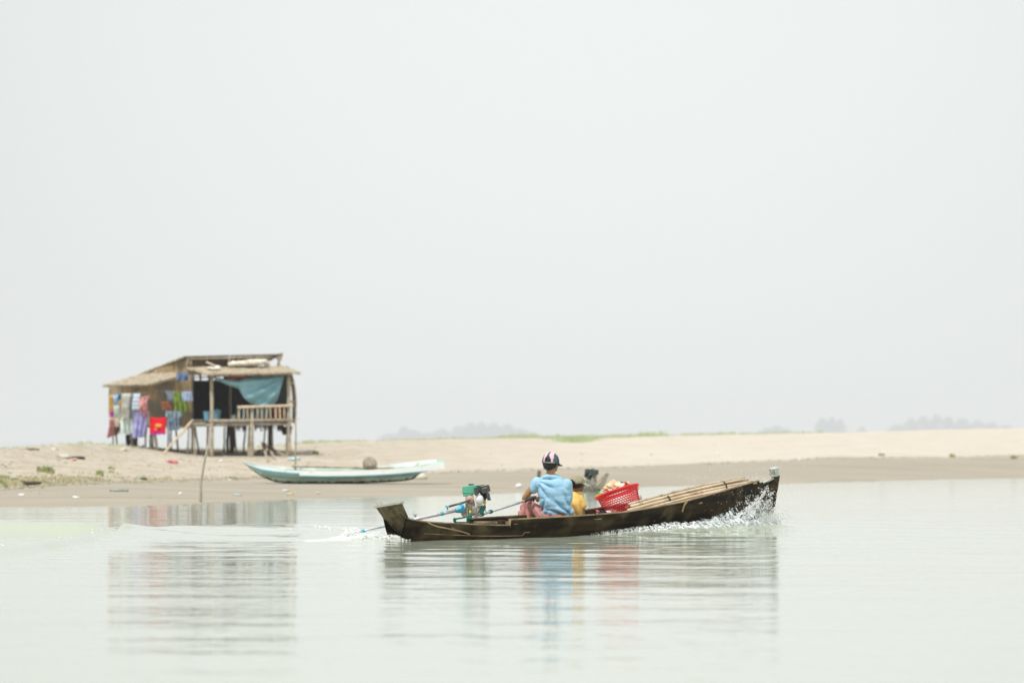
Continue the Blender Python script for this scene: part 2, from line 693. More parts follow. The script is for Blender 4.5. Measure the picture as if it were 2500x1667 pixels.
# churned water behind the propeller
du = np.clip(-u - .1, 0, None)
PXW = CX + F * X / np.maximum(Y, 1)
churn = np.clip((995 - PXW) / 40, 0, 1) * np.where(u < -.12, np.exp(-((np.abs(v) - .05 * du) / (.28 + .10 * du)) ** 2) * np.exp(-du / .9), 0)
chn = np.array([[mn.noise(Vector((x * 5, y * 5, 2))) for y in ys] for x in xs if -6 < x < 0]) if False else 0
Z += churn * .05
# small real ripples near the boat
for k in range(26):
    lam = rng.uniform(.5, 2.6)
    th = rng.normal(1.45, .5)
    ph = rng.uniform(0, 6.28)
    fade = np.exp(-((X + 1) / 11) ** 2 - ((Y - 49) / 10) ** 2)
    Z += fade * lam * .0009 * np.sin(2 * np.pi / lam * (X * math.cos(th) + Y * math.sin(th)) + ph)
near = (np.abs(X + 1) < 9) & (np.abs(Y - 50) < 9) & (churn > .05)
idx = np.argwhere(near)
for i, j in idx:
    Z[i, j] += churn[i, j] * .03 * mn.fractal(Vector((X[i, j] * 6, Y[i, j] * 4, 0)), .9, 2, 3)
foamy = (np.exp(-(d / .25) ** 2) * am > .02)
for i, j in np.argwhere(foamy):
    Z[i, j] += am[i, j] * .45 * mn.fractal(Vector((X[i, j] * 9, Y[i, j] * 6, 5)), .9, 2, 3)

nx, ny = len(xs), len(ys)
ii, jj = np.meshgrid(np.arange(nx - 1), np.arange(ny - 1), indexing='ij')
a = (ii * ny + jj).ravel()
me = npmesh('water', np.stack([X.ravel(), Y.ravel(), Z.ravel()], 1), np.stack([a, a + ny, a + ny + 1, a + 1], 1))
fo = np.clip(churn * .7, 0, .6)
fo = np.maximum(fo, .62 * np.clip(am / .10, 0, 1) * np.exp(-((d + .02) / .22) ** 2) * np.clip((u - 3.0) / 1.5, 0, 1))
stx = np.exp(-((v + 0) / .6) ** 2) * (u < 0) * np.exp(np.clip(u, -50, 0) / 5) * .22
fo = np.maximum(fo, stx)
at = me.attributes.new('foam', 'FLOAT', 'POINT')
at.data.foreach_set('value', fo.ravel().astype(np.float32))
water = bpy.data.objects.new('water', me)
COL.objects.link(water)
tag(water, 'pale grey green river surface with soft ripples and the boat wake', None, None, 'structure')
m = bpy.data.materials.new('river_water')
m.use_nodes = True
nt = m.node_tree
p = nt.nodes['Principled BSDF']
p.inputs['IOR'].default_value = 1.33
tc = nt.nodes.new('ShaderNodeTexCoord')
obc = tc.outputs['Object']
an = nt.nodes.new('ShaderNodeAttribute')
an.attribute_name = 'foam'
mpf = nt.nodes.new('ShaderNodeMapping')
mpf.inputs['Scale'].default_value = (1, .7, 1)
nt.links.new(obc, mpf.inputs[0])
fn = NZ(nt, mpf.outputs[0], 7, 6, .75)
sub = nt.nodes.new('ShaderNodeMath'); sub.operation = 'ADD'
nt.links.new(an.outputs['Fac'], sub.inputs[0])
nt.links.new(fn, sub.inputs[1])
fr = nt.nodes.new('ShaderNodeMapRange')
fr.inputs['From Min'].default_value = .95
fr.inputs['From Max'].default_value = 1.12
nt.links.new(sub.outputs[0], fr.inputs['Value'])
nt.links.new(MIX(nt, fr.outputs[0], (.42, .46, .365), (.86, .88, .86)), p.inputs['Base Color'])
rr = nt.nodes.new('ShaderNodeMapRange')
rr.inputs['To Min'].default_value = .06
rr.inputs['To Max'].default_value = .7
nt.links.new(fr.outputs[0], rr.inputs['Value'])
nt.links.new(rr.outputs[0], p.inputs['Roughness'])
mpw = nt.nodes.new('ShaderNodeMapping')
mpw.inputs['Scale'].default_value = (.62, 1, 1)
mpw.inputs['Rotation'].default_value = (0, 0, .12)
nt.links.new(obc, mpw.inputs[0])
b1 = nt.nodes.new('ShaderNodeBump')
b1.inputs['Strength'].default_value = 1
b1.inputs['Distance'].default_value = .032
mod = nt.nodes.new('ShaderNodeMapRange')
mod.inputs['From Min'].default_value = .35
mod.inputs['From Max'].default_value = .65
mod.inputs['To Min'].default_value = .35
mod.inputs['To Max'].default_value = 1.0
nt.links.new(NZ(nt, mpw.outputs[0], .11, 3, .5), mod.inputs['Value'])
mu = nt.nodes.new('ShaderNodeMath'); mu.operation = 'MULTIPLY'
nt.links.new(NZ(nt, mpw.outputs[0], .75, 4, .5), mu.inputs[0])
nt.links.new(mod.outputs[0], mu.inputs[1])
nt.links.new(mu.outputs[0], b1.inputs['Height'])
b2 = nt.nodes.new('ShaderNodeBump')
b2.inputs['Strength'].default_value = 1
b2.inputs['Distance'].default_value = .0017
nt.links.new(NZ(nt, mpw.outputs[0], 6, 2, .5), b2.inputs['Height'])
nt.links.new(b1.outputs[0], b2.inputs['Normal'])
nt.links.new(b2.outputs[0], p.inputs['Normal'])
me.materials.append(m)


# ------------------------------------------------------------------ materials for the objects
M = {}
M['thatch'] = mat('thatch', (.30, .245, .165), (.50, .43, .32), rough=.95, nscale=9, stretch=(1, 1, .5), bump=.6, bscale=22, bdist=.03, c3=(.20, .165, .11), n3=3, lo3=.55, hi3=.72)
M['mat_wall'] = mat('woven_wall', (.30, .205, .10), (.66, .50, .28), rough=.9, nscale=7, stretch=(3.2, 3.2, .25), bump=.5, bscale=20, bdist=.02, c3=(.27, .24, .19), n3=1.6, lo3=.5, hi3=.62)
M['shade_painted_wall'] = mat('shade_painted_wall', (.006, .014, .015), (.022, .028, .026), rough=.9, nscale=10, stretch=(2, 2, .4), bump=.3)  # near-black colour carries the shade of the unlit porch interior
M['pole'] = mat('weathered_pole', (.34, .285, .20), (.50, .44, .34), rough=.85, nscale=8, stretch=(1, 1, .25), bump=.3, c3=(.25, .21, .14), n3=5)
M['pole_dark'] = mat('dark_pole', (.085, .07, .045), (.17, .14, .10), rough=.9, nscale=8, stretch=(1, 1, .25), bump=.3)
M['bamboo'] = mat('pale_bamboo', (.56, .43, .29), (.70, .58, .43), rough=.6, nscale=6, stretch=(1, 1, 1), bump=.2, c3=(.34, .22, .12), n3=8, lo3=.56, hi3=.75)
M['white_plastic'] = mat('white_plastic', (.7, .68, .62), (.86, .84, .78), rough=.5, nscale=6, bump=.4)
M['net'] = mat('cream_net', (.68, .62, .50), (.88, .84, .74), rough=.9, nscale=9, bump=.8, bdist=.03)

# ------------------------------------------------------------------ stilt hut
# hz(): photo enlargement coordinates of the hut -> world point at distance D
def hz(x, y, D):
    return W(240 + x / 4.4808, 840 + y / 4.4808, D)


hut = thing('stilt_hut', 'weathered bamboo and thatch hut on stilts on the sand bank', 'hut', (-11.4, 136, .75))


def thick(mb, poly, t):
    """slab with a given polygon as top face"""
    mb.prism([Vector(p) - Vector((0, 0, t)) for p in poly], (0, 0, t))


def roof(name, quad, nu, nv, t, amp, parent, m, strand=260, fr=.10):
    A, B, C, D = quad        # A-B low edge, D-C high edge
    mb = MB()

    def f(i, j, dz):
        p = A.lerp(B, i).lerp(D.lerp(C, i), j)
        n = mn.fractal(p * 3.3, .9, 2.2, 3) * amp + mn.noise(p * 11) * amp * .6
        edge = -mn.noise(p * 6.0) * .05 if j < .01 or i < .01 or i > .99 else 0
        return p + Vector((edge, edge, n + dz))
    mb.grid(lambda i, j: f(i, j, 0), nu, nv)
    mb.grid(lambda i, j: f(i, j, -t), nu, nv, flip=True)
    W1 = nu + 1
    N = W1 * (nv + 1)
    for i in range(nu):
        mb.f.append((i, i + N, i + 1 + N, i + 1)); mb.mi.append(0)
        k = nv * W1 + i
        mb.f.append((k, k + 1, k + 1 + N, k + N)); mb.mi.append(0)
    for j in range(nv):
        k = j * W1
        mb.f.append((k, k + W1, k + W1 + N, k + N)); mb.mi.append(0)
        k = j * W1 + nu
        mb.f.append((k, k + N, k + W1 + N, k + W1)); mb.mi.append(0)
    dn = ((A + B) / 2 - (C + D) / 2).normalized()
    for s in range(strand):                     # loose straw ends
        i = random.random()
        j = random.choice([0, 0, 0, random.random()])
        p = A.lerp(B, i).lerp(D.lerp(C, i), j) + Vector((0, 0, random.uniform(-t, .01)))
        if j > 0:
            p.z += .012
        q = p + dn * random.uniform(.03, fr) + Vector((random.uniform(-.08, .08), 0, random.uniform(-.07, .01)))
        mb.tube([p - dn * .08, q], [.007, .003], 3)
    return mb.build(name, m, parent, fix=False)


# main mono-pitch roof (high in front, low behind), porch roof, lean-to roof
roof('roof', (hz(432, 330, 140.2), hz(1500, 318, 141.2), hz(2012, 112, 137.4), hz(922, 136, 136.4)), 60, 24, .05, .03, hut, M['thatch'], 200)
roof('roof', (hz(1178, 326, 134.55), hz(2212, 308, 134.55), hz(2050, 236, 136.9), hz(958, 254, 136.3)), 60, 24, .045, .035, hut, M['thatch'], 420, .14)
mb = MB()
rA, rB, rC = hz(52, 446, 135.6), hz(556, 436, 134.9), hz(880, 345, 135.2)
rD, rE = hz(868, 306, 137.0), hz(440, 330, 138.6)
roof('roof', (rA, rB, hz(660, 318, 137.6), rE), 40, 20, .045, .03, hut, M['thatch'], 320, .12)
roof('roof', (rB, rC, rD, hz(660, 318, 137.6)), 30, 20, .045, .03, hut, M['thatch'], 260, .12)


def wall(poly, name='wall', t=.05, m=None, parent=hut, n=0, seed=0, strips=True):
    """woven wall: quad with vertical reed strips standing slightly proud"""
    mb = MB()
    A, B, C, D = poly                         # bottom-left, bottom-right, top-right, top-left
    nrm = (B - A).cross(D - A).normalized()
    if nrm.y > 0:
        nrm = -nrm
    mb.prism([A, B, C, D], -nrm * t)
    if strips:
        L = (B - A).length
        k = int(L / .045)
        for i in range(k):
            a0 = (i + random.uniform(0, .3)) / k
            w = random.uniform(.5, .95) / k
            lo = random.uniform(-.02, .05)
            hi = 1 - abs(random.gauss(0, .03))
            pr = nrm * random.uniform(.004, .03)
            p = [A.lerp(B, a0).lerp(D.lerp(C, a0), lo), A.lerp(B, a0 + w).lerp(D.lerp(C, a0 + w), lo),
                 A.lerp(B, a0 + w).lerp(D.lerp(C, a0 + w), hi), A.lerp(B, a0).lerp(D.lerp(C, a0), hi)]
            mb.prism([q + pr for q in p], -nrm * .003)
    return mb.build(name, m or M['mat_wall'], parent, fix=False)


wall((hz(118, 800, 137.6), hz(562, 895, 135.5), hz(562, 432, 135.5), hz(118, 446, 137.6)))
wall((hz(562, 905, 135.45), hz(1026, 905, 135.9), hz(1026, 330, 135.9), hz(562, 440, 135.45)))
wall((hz(450, 335, 139.6), hz(985, 335, 136.5), hz(985, 158, 136.5), hz(450, 342, 139.6)))
wall((hz(1032, 860, 140), hz(2080, 860, 140.6), hz(2080, 396, 140.6), hz(1032, 396, 140)), m=M['shade_painted_wall'], strips=False)
wall((hz(1040, 860, 140), hz(1028, 880, 135.95), hz(1028, 330, 135.95), hz(1040, 396, 140)), m=M['shade_painted_wall'], strips=False)
wall((hz(1370, 400, 140.3), hz(2080, 400, 140.6), hz(2080, 240, 140.6), hz(1370, 300, 140.3)), m=M['shade_painted_wall'], strips=False)
# bowed right-hand side wall with a ragged outer edge
mb = MB()
prof = [(2112, 335), (2128, 400), (2142, 480), (2150, 560), (2153, 660), (2150, 760), (2146, 860)]
for k in range(len(prof) - 1):
    a, b = prof[k], prof[k + 1]
    mb.hexa([hz(b[0], b[1], 135.2), hz(b[0] + 14, b[1], 135.2), hz(b[0] - 12, b[1], 140.4), hz(b[0] - 32, b[1], 140.4),
             hz(a[0], a[1], 135.2), hz(a[0] + 14, a[1], 135.2), hz(a[0] - 12, a[1], 140.4), hz(a[0] - 32, a[1], 140.4)])
for s in range(170):
    k = random.random() * 5.99
    a, b = prof[int(k)], prof[int(k) + 1]
    f = k % 1
    x, y = a[0] + (b[0] - a[0]) * f, a[1] + (b[1] - a[1]) * f
    D = random.uniform(135.1, 138)
    mb.tube([hz(x + 2, y - 8, D), hz(x + random.uniform(4, 16), y + 14, D), hz(x + random.uniform(0, 22), y + random.uniform(20, 48), D)], [.012, .009, .004], 4)
mb.build('wall', M['thatch'], hut, fix=False)

# floors
mb = MB()
for k in range(26):
    t = k / 26
    D = 135.05 + 4.9 * t
    mb.box(hz(1572 - 6 * t, 868, D), (3.42, .17, .035))
mb.build('floor', M['pole_dark'], hut)
mb = MB()
for k in range(14):
    mb.box(hz(800 - 24 * k, 900, 135.6 + .22 * k), (1.4 if k < 4 else 1.9, .2, .03))
mb.build('floor', M['pole_dark'], hut)


def hpole(name, x0, y0, x1, y1, D0, D1=None, r=.03, m='pole', bend=.02, parent=hut, r1=None, n=9):
    D1 = D0 if D1 is None else D1
    mb = MB()
    mb.stick(hz(x0, y0, D0), hz(x1, y1, D1), r, r if r1 is None else r1, n, bend=bend, seg=7, knots=.07)
    return mb.build(name, M[m], parent, smooth=True)


def post(x0, y0, x1, D0, D1, r=.04, m='pole', r1=None, ybot=None):
    """post from (x0,y0) down to the sand at column x1, distance D1"""
    px = 240 + x1 / 4.4808
    z = zg(px, D1) - .12
    b = Vector(((px - CX) / F * D1, D1, z))
    mb = MB()
    mb.stick(hz(x0, y0, D0), b, r, r1 or r * 1.15, 9, bend=.025, seg=8, knots=.08)
    return mb.build('post', M[m], hut, smooth=True)


post(1236, 345, 1240, 134.9, 134.75, .064)
post(1684, 690, 1683, 134.85, 134.7, .055, r1=.078)
post(1658, 905, 1650, 135.3, 135.2, .045)
post(2082, 328, 2092, 134.9, 134.8, .058)
post(2070, 880, 2066, 135.3, 135.2, .045)
for x0, x1, D, r, mm in [(985, 975, 135.3, .026, 'pole'), (1022, 1025, 135.5, .04, 'pole'), (1040, 1062, 135.25, .03, 'pole'), (1062, 1106, 136.6, .028, 'pole_dark'),
                         (1200, 1195, 135.3, .04, 'pole'),
                         (590, 588, 135.5, .042, 'pole'), (612, 645, 135.3, .045, 'pole'),
                         (530, 518, 137.4, .026, 'pole_dark'), (572, 574, 137, .03, 'pole_dark'),
                         (770, 755, 137.8, .026, 'pole_dark'), (800, 800, 137.9, .028, 'pole_dark'), (840, 872, 137.6, .03, 'pole_dark'),
                         (158, 160, 138.2, .026, 'pole_dark'), (188, 212, 138, .03, 'pole_dark'),
                         (370, 368, 137, .055, 'pole'), (405, 402, 138.6, .075, 'pole_dark'),
                         (1384, 1372, 139.2, .026, 'pole_dark'), (1418, 1422, 138.4, .05, 'pole_dark'), (1455, 1458, 138.6, .085, 'pole_dark'),
                         (1490, 1520, 139, .032, 'pole_dark'), (1610, 1590, 139, .03, 'pole_dark'), (1828, 1812, 139.3, .028, 'pole_dark'),
                         (1872, 1880, 137.8, .05, 'pole_dark'), (1895, 1905, 138.2, .045, 'pole')]:
    post(x0, 890, x1, D, D, r, mm)
hpole('post', 1445, 330, 1447, 850, 138.5, r=.05, m='pole')
hpole('post', 1030, 330, 1030, 890, 135.85, r=.03, m='pole_dark')
for x0, y0, x1, y1, D, r in [(1012, 132, 1016, 245, 136.5, .038), (986, 135, 966, 245, 136.4, .03), (1432, 125, 1437, 240, 136.8, .045),
                             (1856, 118, 1862, 240, 137.2, .04), (1998, 100, 1962, 238, 137.3, .036), (1955, 118, 1985, 238, 137.35, .028), (2006, 92, 1990, 180, 137.3, .03)]:
    hpole('post', x0, y0, x1, y1, D, r=r)
# beams
hpole('beam', 935, 140, 2004, 116, 136.35, 137.3, r=.03, m='pole_dark')
hpole('beam', 1000, 158, 1900, 140, 136.42, 137.2, r=.034)
hpole('beam', 1195, 350, 2120, 334, 134.95, r=.03, m='pole_dark')
hpole('beam', 1205, 838, 2132, 828, 134.8, r=.048)
hpole('beam', 1030, 890, 2110, 872, 134.95, 134.9, r=.042)
hpole('beam', 1010, 842, 1215, 828, 135.6, r=.03)
hpole('beam', 1030, 872, 1180, 862, 134.9, r=.03)
hpole('beam', 545, 902, 1040, 908, 135.35, r=.03)
hpole('beam', 530, 888, 590, 892, 135.3, r=.035)
hpole('beam', 2085, 430, 2140, 425, 134.9, 135.2, r=.03)
hpole('beam', 2080, 622, 2142, 632, 134.85, 135.2, r=.036)
hpole('beam', 1035, 365, 1230, 362, 135.5, r=.02, m='pole_dark')
hpole('beam', 1120, 320, 1118, 400, 139.9, r=.035, m='pole_dark')
hpole('beam', 1205, 320, 1208, 400, 139.9, r=.03, m='pole_dark')
hpole('beam', 1280, 320, 1282, 400, 139.9, r=.03, m='pole_dark')
hpole('beam', 60, 452, 560, 444, 135.75, 135.0, r=.022)
hpole('beam', 556, 446, 878, 356, 135.05, 135.3, r=.024)

# railing of the porch: a part with its rails and balusters as sub-parts
mb = MB()
mb.stick(hz(1522, 690, 134.75), hz(2132, 672, 134.75), .052, .046, 10, bend=.015, seg=9, knots=.05)
rail = mb.build('railing', M['bamboo'], hut, smooth=True)
for x in (1538, 1590, 1634, 1742, 1790, 1838, 1888, 1942, 1990, 2040):
    mb = MB()
    t = random.uniform(-8, 8)
    mb.stick(hz(x + t, 690, 134.78), hz(x, 832, 134.78), .03 if x in (1538, 1942, 1990) else .023, n=8, bend=.01, seg=4, knots=.06)
    o = mb.build('baluster', M['bamboo'], rail, smooth=True)
# fringe hanging under the floor
mb = MB()
for s in range(130):
    x = random.choice([random.uniform(1480, 1620), random.uniform(1700, 1900), random.uniform(1950, 2030), random.uniform(1480, 2030)])
    D = random.uniform(136, 138)
    mb.tube([hz(x, 880, D), hz(x + random.uniform(-6, 6), random.uniform(905, 960), D)], [.02, .008], 4)
mb.build('fringe', M['pole_dark'], hut, fix=False)['kind'] = 'stuff'

# leaning access pole
b = G(240 + 690 / 4.4808, 840 + 1205 / 4.4808)
mb = MB()
mb.stick(hz(1032, 832, 134.6), b + Vector((0, 0, -.05)), .05, .034, 9, bend=.015, seg=6, knots=.06)
tag(mb.build('ramp_pole', M['bamboo'], None, loc=tuple(b), smooth=True), 'bare bamboo pole leaning from the porch floor down to the sand', 'pole')

# ---- cloths
def hang(poly, D, c, name, label, cat='clothing', group='washing hung on the hut wall', amp=.03, n=22, waves=3.0, m=None, tilt=.0, ragged=.03, top=0.0, holes=None):
    """hanging cloth: poly = top-left, top-right, bottom-right, bottom-left in hut photo coordinates"""
    if name != 'board' and poly[0][0] < 1030:
        m0 = sum(q[0] for q in poly) / 4
        poly = [(m0 + (q[0] - m0) * 1.14, q[1]) for q in poly]
    a, b, c2, d = [hz(q[0], q[1], D) for q in poly]
    org = (a + b) / 2
    ph = random.uniform(0, 6)
    mb = MB()

    def f(i, j):
        p = a.lerp(b, i).lerp(d.lerp(c2, i), j)
        fold = math.sin(ph + i * waves * 6.28 + 1.2 * math.sin(j * 3 + ph)) * amp * (.3 + .7 * j)
        fold = fold * 1.8 + mn.noise(p * 5) * amp * 1.2
        sag = -top * math.sin(math.pi * i) * (1 - j)
        rg = mn.noise(Vector((p.x * 9, 3, p.z))) * ragged * j
        side = math.sin(j * 5 + ph) * .012
        if 'shirt' in name:                     # short sleeves spread near the line, body narrower below
            wd = (1.16 if j < .30 else .90) if n > 0 else 1
            cen_ = a.lerp(b, .5).lerp(d.lerp(c2, .5), j)
            p = Vector((cen_.x + (p.x - cen_.x) * wd, p.y, p.z))
        return p + Vector((side, fold - tilt * j, sag + rg))
    mb.grid(f, n, n)
    o = mb.build(name, m or cloth_mat(name + '_cloth', c), None, loc=tuple(org), smooth=True, solid=.006)
    return tag(o, label, cat, group)


hang([(130, 560), (160, 548), (172, 700), (118, 735)], 135.3, (.72, .48, .12), 'cloth', 'small mustard yellow cloth at the far left end of the washing line')
hang([(170, 560), (210, 550), (212, 650), (165, 668)], 135.2, (.45, .58, .78), 'shirt', 'small light blue patterned garment beside the mustard cloth')
hang([(212, 545), (266, 545), (264, 605), (218, 612)], 135.3, (.03, .22, .33), 'cloth', 'small dark teal cloth high on the line left of the long grey garment')
hang([(134, 738), (166, 730), (164, 790), (134, 800)], 135.25, (.62, .06, .45), 'cloth', 'small magenta cloth below the mustard yellow one')
hang([(178, 672), (220, 668), (226, 795), (168, 802)], 135.15, (.66, .74, .70), 'shirt', 'pale mint white garment hanging below the light blue patterned one')
hang([(126, 818), (178, 812), (178, 1000), (98, 1030)], 135.15, (.50, .24, .24), 'shirt', 'faded maroon pink garment hanging lowest at the left corner', amp=.05)
hang([(190, 806), (236, 800), (226, 905), (188, 910)], 135.1, (.66, .60, .50), 'cloth', 'small beige cloth below the mint white garment')
hang([(178, 905), (246, 860), (210, 990), (172, 1004)], 135.2, (.24, .13, .08), 'cloth', 'brown cloth bunched between the maroon garment and the blue scrap', amp=.05)
hang([(240, 885), (262, 880), (256, 965), (228, 975)], 135.3, (.10, .36, .58), 'cloth', 'narrow bright blue scrap left of the long mint skirt')
hang([(258, 742), (392, 745), (384, 975), (250, 985)], 135.0, (.62, .71, .68), 'skirt', 'long pale mint skirt hanging in the middle of the left wall', amp=.035)
hang([(272, 542), (345, 540), (330, 820), (250, 815)], 134.9, (.64, .64, .59), 'shirt', 'long off white garment with dangling sleeves above the mint skirt', amp=.05, ragged=.16)
hang([(348, 545), (388, 545), (384, 800), (340, 815)], 134.95, (.30, .31, .33), 'trousers', 'narrow grey trousers beside the striped towel', amp=.04)
hang([(394, 735), (545, 735), (502, 1015), (382, 1032)], 134.9, (.34, .34, .60), 'skirt', 'long plain purple skirt hanging low below the striped towel', amp=.035, n=26)
ms = mat('striped_towel_cloth', (.50, .62, .76), (.55, .68, .8), rough=.9, nscale=8)
nt = ms.node_tree
wv = nt.nodes.new('ShaderNodeTexWave'); wv.bands_direction = 'Z'; wv.inputs['Scale'].default_value = 2.2
tcn = nt.nodes.new('ShaderNodeTexCoord'); nt.links.new(tcn.outputs['Object'], wv.inputs['Vector'])
nt.links.new(RAMP(nt, wv.outputs['Fac'], [(.42, (.42, .60, .78)), (.55, (.78, .82, .84))]), nt.nodes['Principled BSDF'].inputs['Base Color'])
hang([(386, 538), (452, 535), (446, 718), (376, 725)], 134.85, (.6, .7, .8), 'towel', 'white towel with light blue stripes on the washing line', m=ms)
mk = mat('check_cloth', (.60, .12, .16), (.78, .52, .50), rough=.9, nscale=14, stretch=(1, 1, 1), lo=.4, hi=.55, detail=2)
hang([(448, 590), (538, 560), (535, 740), (450, 745)], 134.8, (.6, .2, .2), 'shirt', 'pink and red patterned shirt above the purple skirt', m=mk, amp=.06, ragged=.2)
hang([(494, 690), (530, 690), (520, 805), (504, 808)], 134.78, (.6, .2, .2), 'cloth', 'narrow pink patterned strip dangling over the purple skirt', m=mk)
hang([(757, 516), (835, 510), (832, 618), (752, 624)], 135.0, (.24, .28, .36), 'shirt', 'small grey blue shirt left of the green cloth')
hang([(705, 628), (765, 622), (802, 712), (695, 722)], 134.95, (.32, .13, .07), 'shirt', 'rust brown shirt below the grey blue one', amp=.04)
hang([(832, 522), (940, 530), (985, 745), (838, 738)], 134.9, (.19, .27, .05), 'cloth', 'large moss green cloth on the right wall', amp=.05, ragged=.14, n=26)
hang([(922, 520), (1018, 518), (1020, 622), (920, 628)], 134.85, (.36, .44, .60), 'cloth', 'small square lilac blue cloth beside the porch opening')
mj = mat('faded_denim', (.11, .18, .26), (.34, .43, .52), rough=.95, nscale=9, stretch=(2.5, 1, .6), lo=.35, hi=.6)
hang([(752, 732), (888, 738), (892, 935), (758, 945)], 134.85, (.2, .3, .4), 'shirt', 'faded blue denim shirt hanging right of the red towel', m=mj, amp=.06, waves=4, n=28)
hang([(866, 318), (982, 306), (980, 400), (864, 400)], 134.8, (.13, .19, .31), 'trousers', 'folded dark blue trousers draped by the roof edge', amp=.05, waves=2)
rt = hang([(572, 797), (728, 797), (728, 985), (575, 985)], 134.95, (.78, .015, .035), 'towel', 'bright red towel with a yellow oval print hanging below the corner', amp=.012, waves=2, top=.03)
mb = MB()
mb.ell(hz(658, 888, 134.90), (.12, .008, .06), nu=20, nv=8)
mb.ell(hz(628, 930, 134.90), (.045, .008, .035), nu=12, nv=6)
mb.build('print', mat('yellow_print', (.80, .42, .08)), rt)
mb = MB()
mb.grid(lambda i, j: hz(575 + 152 * i, 962 + 20 * j + 8 * math.sin(i * 22), 134.90), 30, 2)
mb.build('print', mat('purple_print', (.42, .03, .38)), rt, solid=.004)

# tarpaulin over the porch, as a grid between its drooping outline curves
mt = mat('blue_tarpaulin', (.22, .44, .52), (.27, .51, .59), rough=.55, nscale=3, bump=.2, spec=.4)
TT = [(0, 1232, 352, 480 - 128), (.18, 1370, 378, 0), (.38, 1540, 398, 0), (.52, 1690, 352, 0), (.75, 1880, 348, 0), (1, 2035, 345, 0)]
BBm = [(0, 1236, 356), (.18, 1400, 442), (.36, 1535, 486), (.46, 1590, 585), (.58, 1672, 655), (.75, 1790, 668), (.9, 1925, 664), (1, 1962, 600)]


def tarp(i, j):
    tx, ty = np.interp(i, [q[0] for q in TT], [q[1] for q in TT]), np.interp(i, [q[0] for q in TT], [q[2] for q in TT])
    bx, by = np.interp(i, [q[0] for q in BBm], [q[1] for q in BBm]), np.interp(i, [q[0] for q in BBm], [q[2] for q in BBm])
    x, y = tx + (bx - tx) * j, ty + (by - ty) * j
    # folds fan out from the upper right corner
    dx, dy = 2035 - x, y - 345
    r = math.hypot(dx, dy)
    an_ = math.atan2(dy, dx)
    fo_ = math.sin(an_ * 15 + r * .006) * .09 * min(1, r / 260) + math.sin(r / 30 + an_ * 3) * .055 * min(1, max(0, (y - 430) / 120))
    return hz(x, y, 135.05 + fo_ + .25 * math.sin(math.pi * min(1, j)) * (-.6))


mb = MB()
mb.grid(tarp, 90, 50)
tag(mb.build('tarpaulin', mt, None, loc=tuple(hz(1650, 350, 135)), smooth=True, solid=.006), 'light blue tarpaulin draped across the upper porch opening', 'tarpaulin')
mb = MB()
mb.grid(lambda i, j: hz(1730 + 150 * i - 20 * j, 655 + 150 * j, 135.5 + .06 * math.sin(i * 14 + j * 2)), 24, 12)
tag(mb.build('cloth', cloth_mat('blue_cloth', (.13, .36, .47)), None, loc=tuple(hz(1800, 660, 135.5)), smooth=True, solid=.006),
    'blue cloth hanging behind the porch railing below the tarpaulin', 'cloth')
mb = MB()
mb.grid(lambda i, j: hz(1372 + 330 * i, 334 + (52 if .15 < i < .8 else 26) * j * (1 - .5 * abs(i - .45)) + 4 * math.sin(9 * i), 135.2 + .05 * math.sin(i * 16 + j)), 30, 8)
tag(mb.build('cloth', cloth_mat('coral_cloth', (.62, .13, .10)), None, loc=tuple(hz(1520, 340, 135.2)), smooth=True, solid=.006),
    'coral red cloth bunched under the porch roof above the tarpaulin', 'cloth')
hang([(1912, 705), (1962, 705), (1966, 815), (1912, 815)], 136.0, (.58, .16, .07), 'cloth', 'orange cloth hanging behind the right end of the railing', 'cloth', None)
hang([(1985, 715), (2035, 710), (2036, 815), (1988, 815)], 136.1, (.50, .12, .05), 'cloth', 'rust orange cloth nearest the right corner post of the porch', 'cloth', None)
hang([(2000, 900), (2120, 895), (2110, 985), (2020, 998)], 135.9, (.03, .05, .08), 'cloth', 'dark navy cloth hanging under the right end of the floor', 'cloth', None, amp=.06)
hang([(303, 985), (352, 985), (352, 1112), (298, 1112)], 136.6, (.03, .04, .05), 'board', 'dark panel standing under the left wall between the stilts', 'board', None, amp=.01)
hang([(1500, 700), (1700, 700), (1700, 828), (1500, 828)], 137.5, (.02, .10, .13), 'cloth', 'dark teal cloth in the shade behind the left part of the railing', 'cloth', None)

# washing lines
for x0, y0, x1, y1, lab in ((112, 545, 556, 535, 'upper washing line on the left wall of the hut'), (108, 812, 250, 800, 'short lower washing line at the left corner of the hut'),
                            (690, 514, 1026, 514, 'washing line across the right wall beside the porch')):
    mb = MB()
    mb.stick(hz(x0, y0, 134.95), hz(x1, y1, 134.95), .006, n=5, bend=.01, seg=8)
    tag(mb.build('washing_line', M['pole'], None, loc=tuple(hz(x0, y0, 134.95))), lab, 'rope', 'washing lines')

# tubs and pot on the porch floor
mbl = mat('blue_plastic', (.17, .38, .50), (.20, .42, .54), rough=.45, nscale=3)


def tub(x, yb, w, h, D, m, name, label, cat, lid=False, handle=False):
    b = hz(x, yb, D)
    r = w / 2
    t = thing(name, label, cat, tuple(b))
    mb = MB()
    mb.lathe([(0, 0), (r * .74, 0), (r * .94, h * .9), (r * .94, h * .9), (r * 1.05, h * .91), (r * 1.05, h), (r * .96, h), (r * .9, h * .93), (r * .7, .02), (0, .02)], b, n=30)
    mb.build('body', m, t, smooth=False)
    if lid:
        mb = MB()
        mb.lathe([(r * 1.04, h + .003), (r * 1.0, h + .02), (r * .3, h + .05), (.025, h + .055), (.02, h + .09), (0, h + .09)], b, n=30)
        mb.build('lid', m, t)
    return t


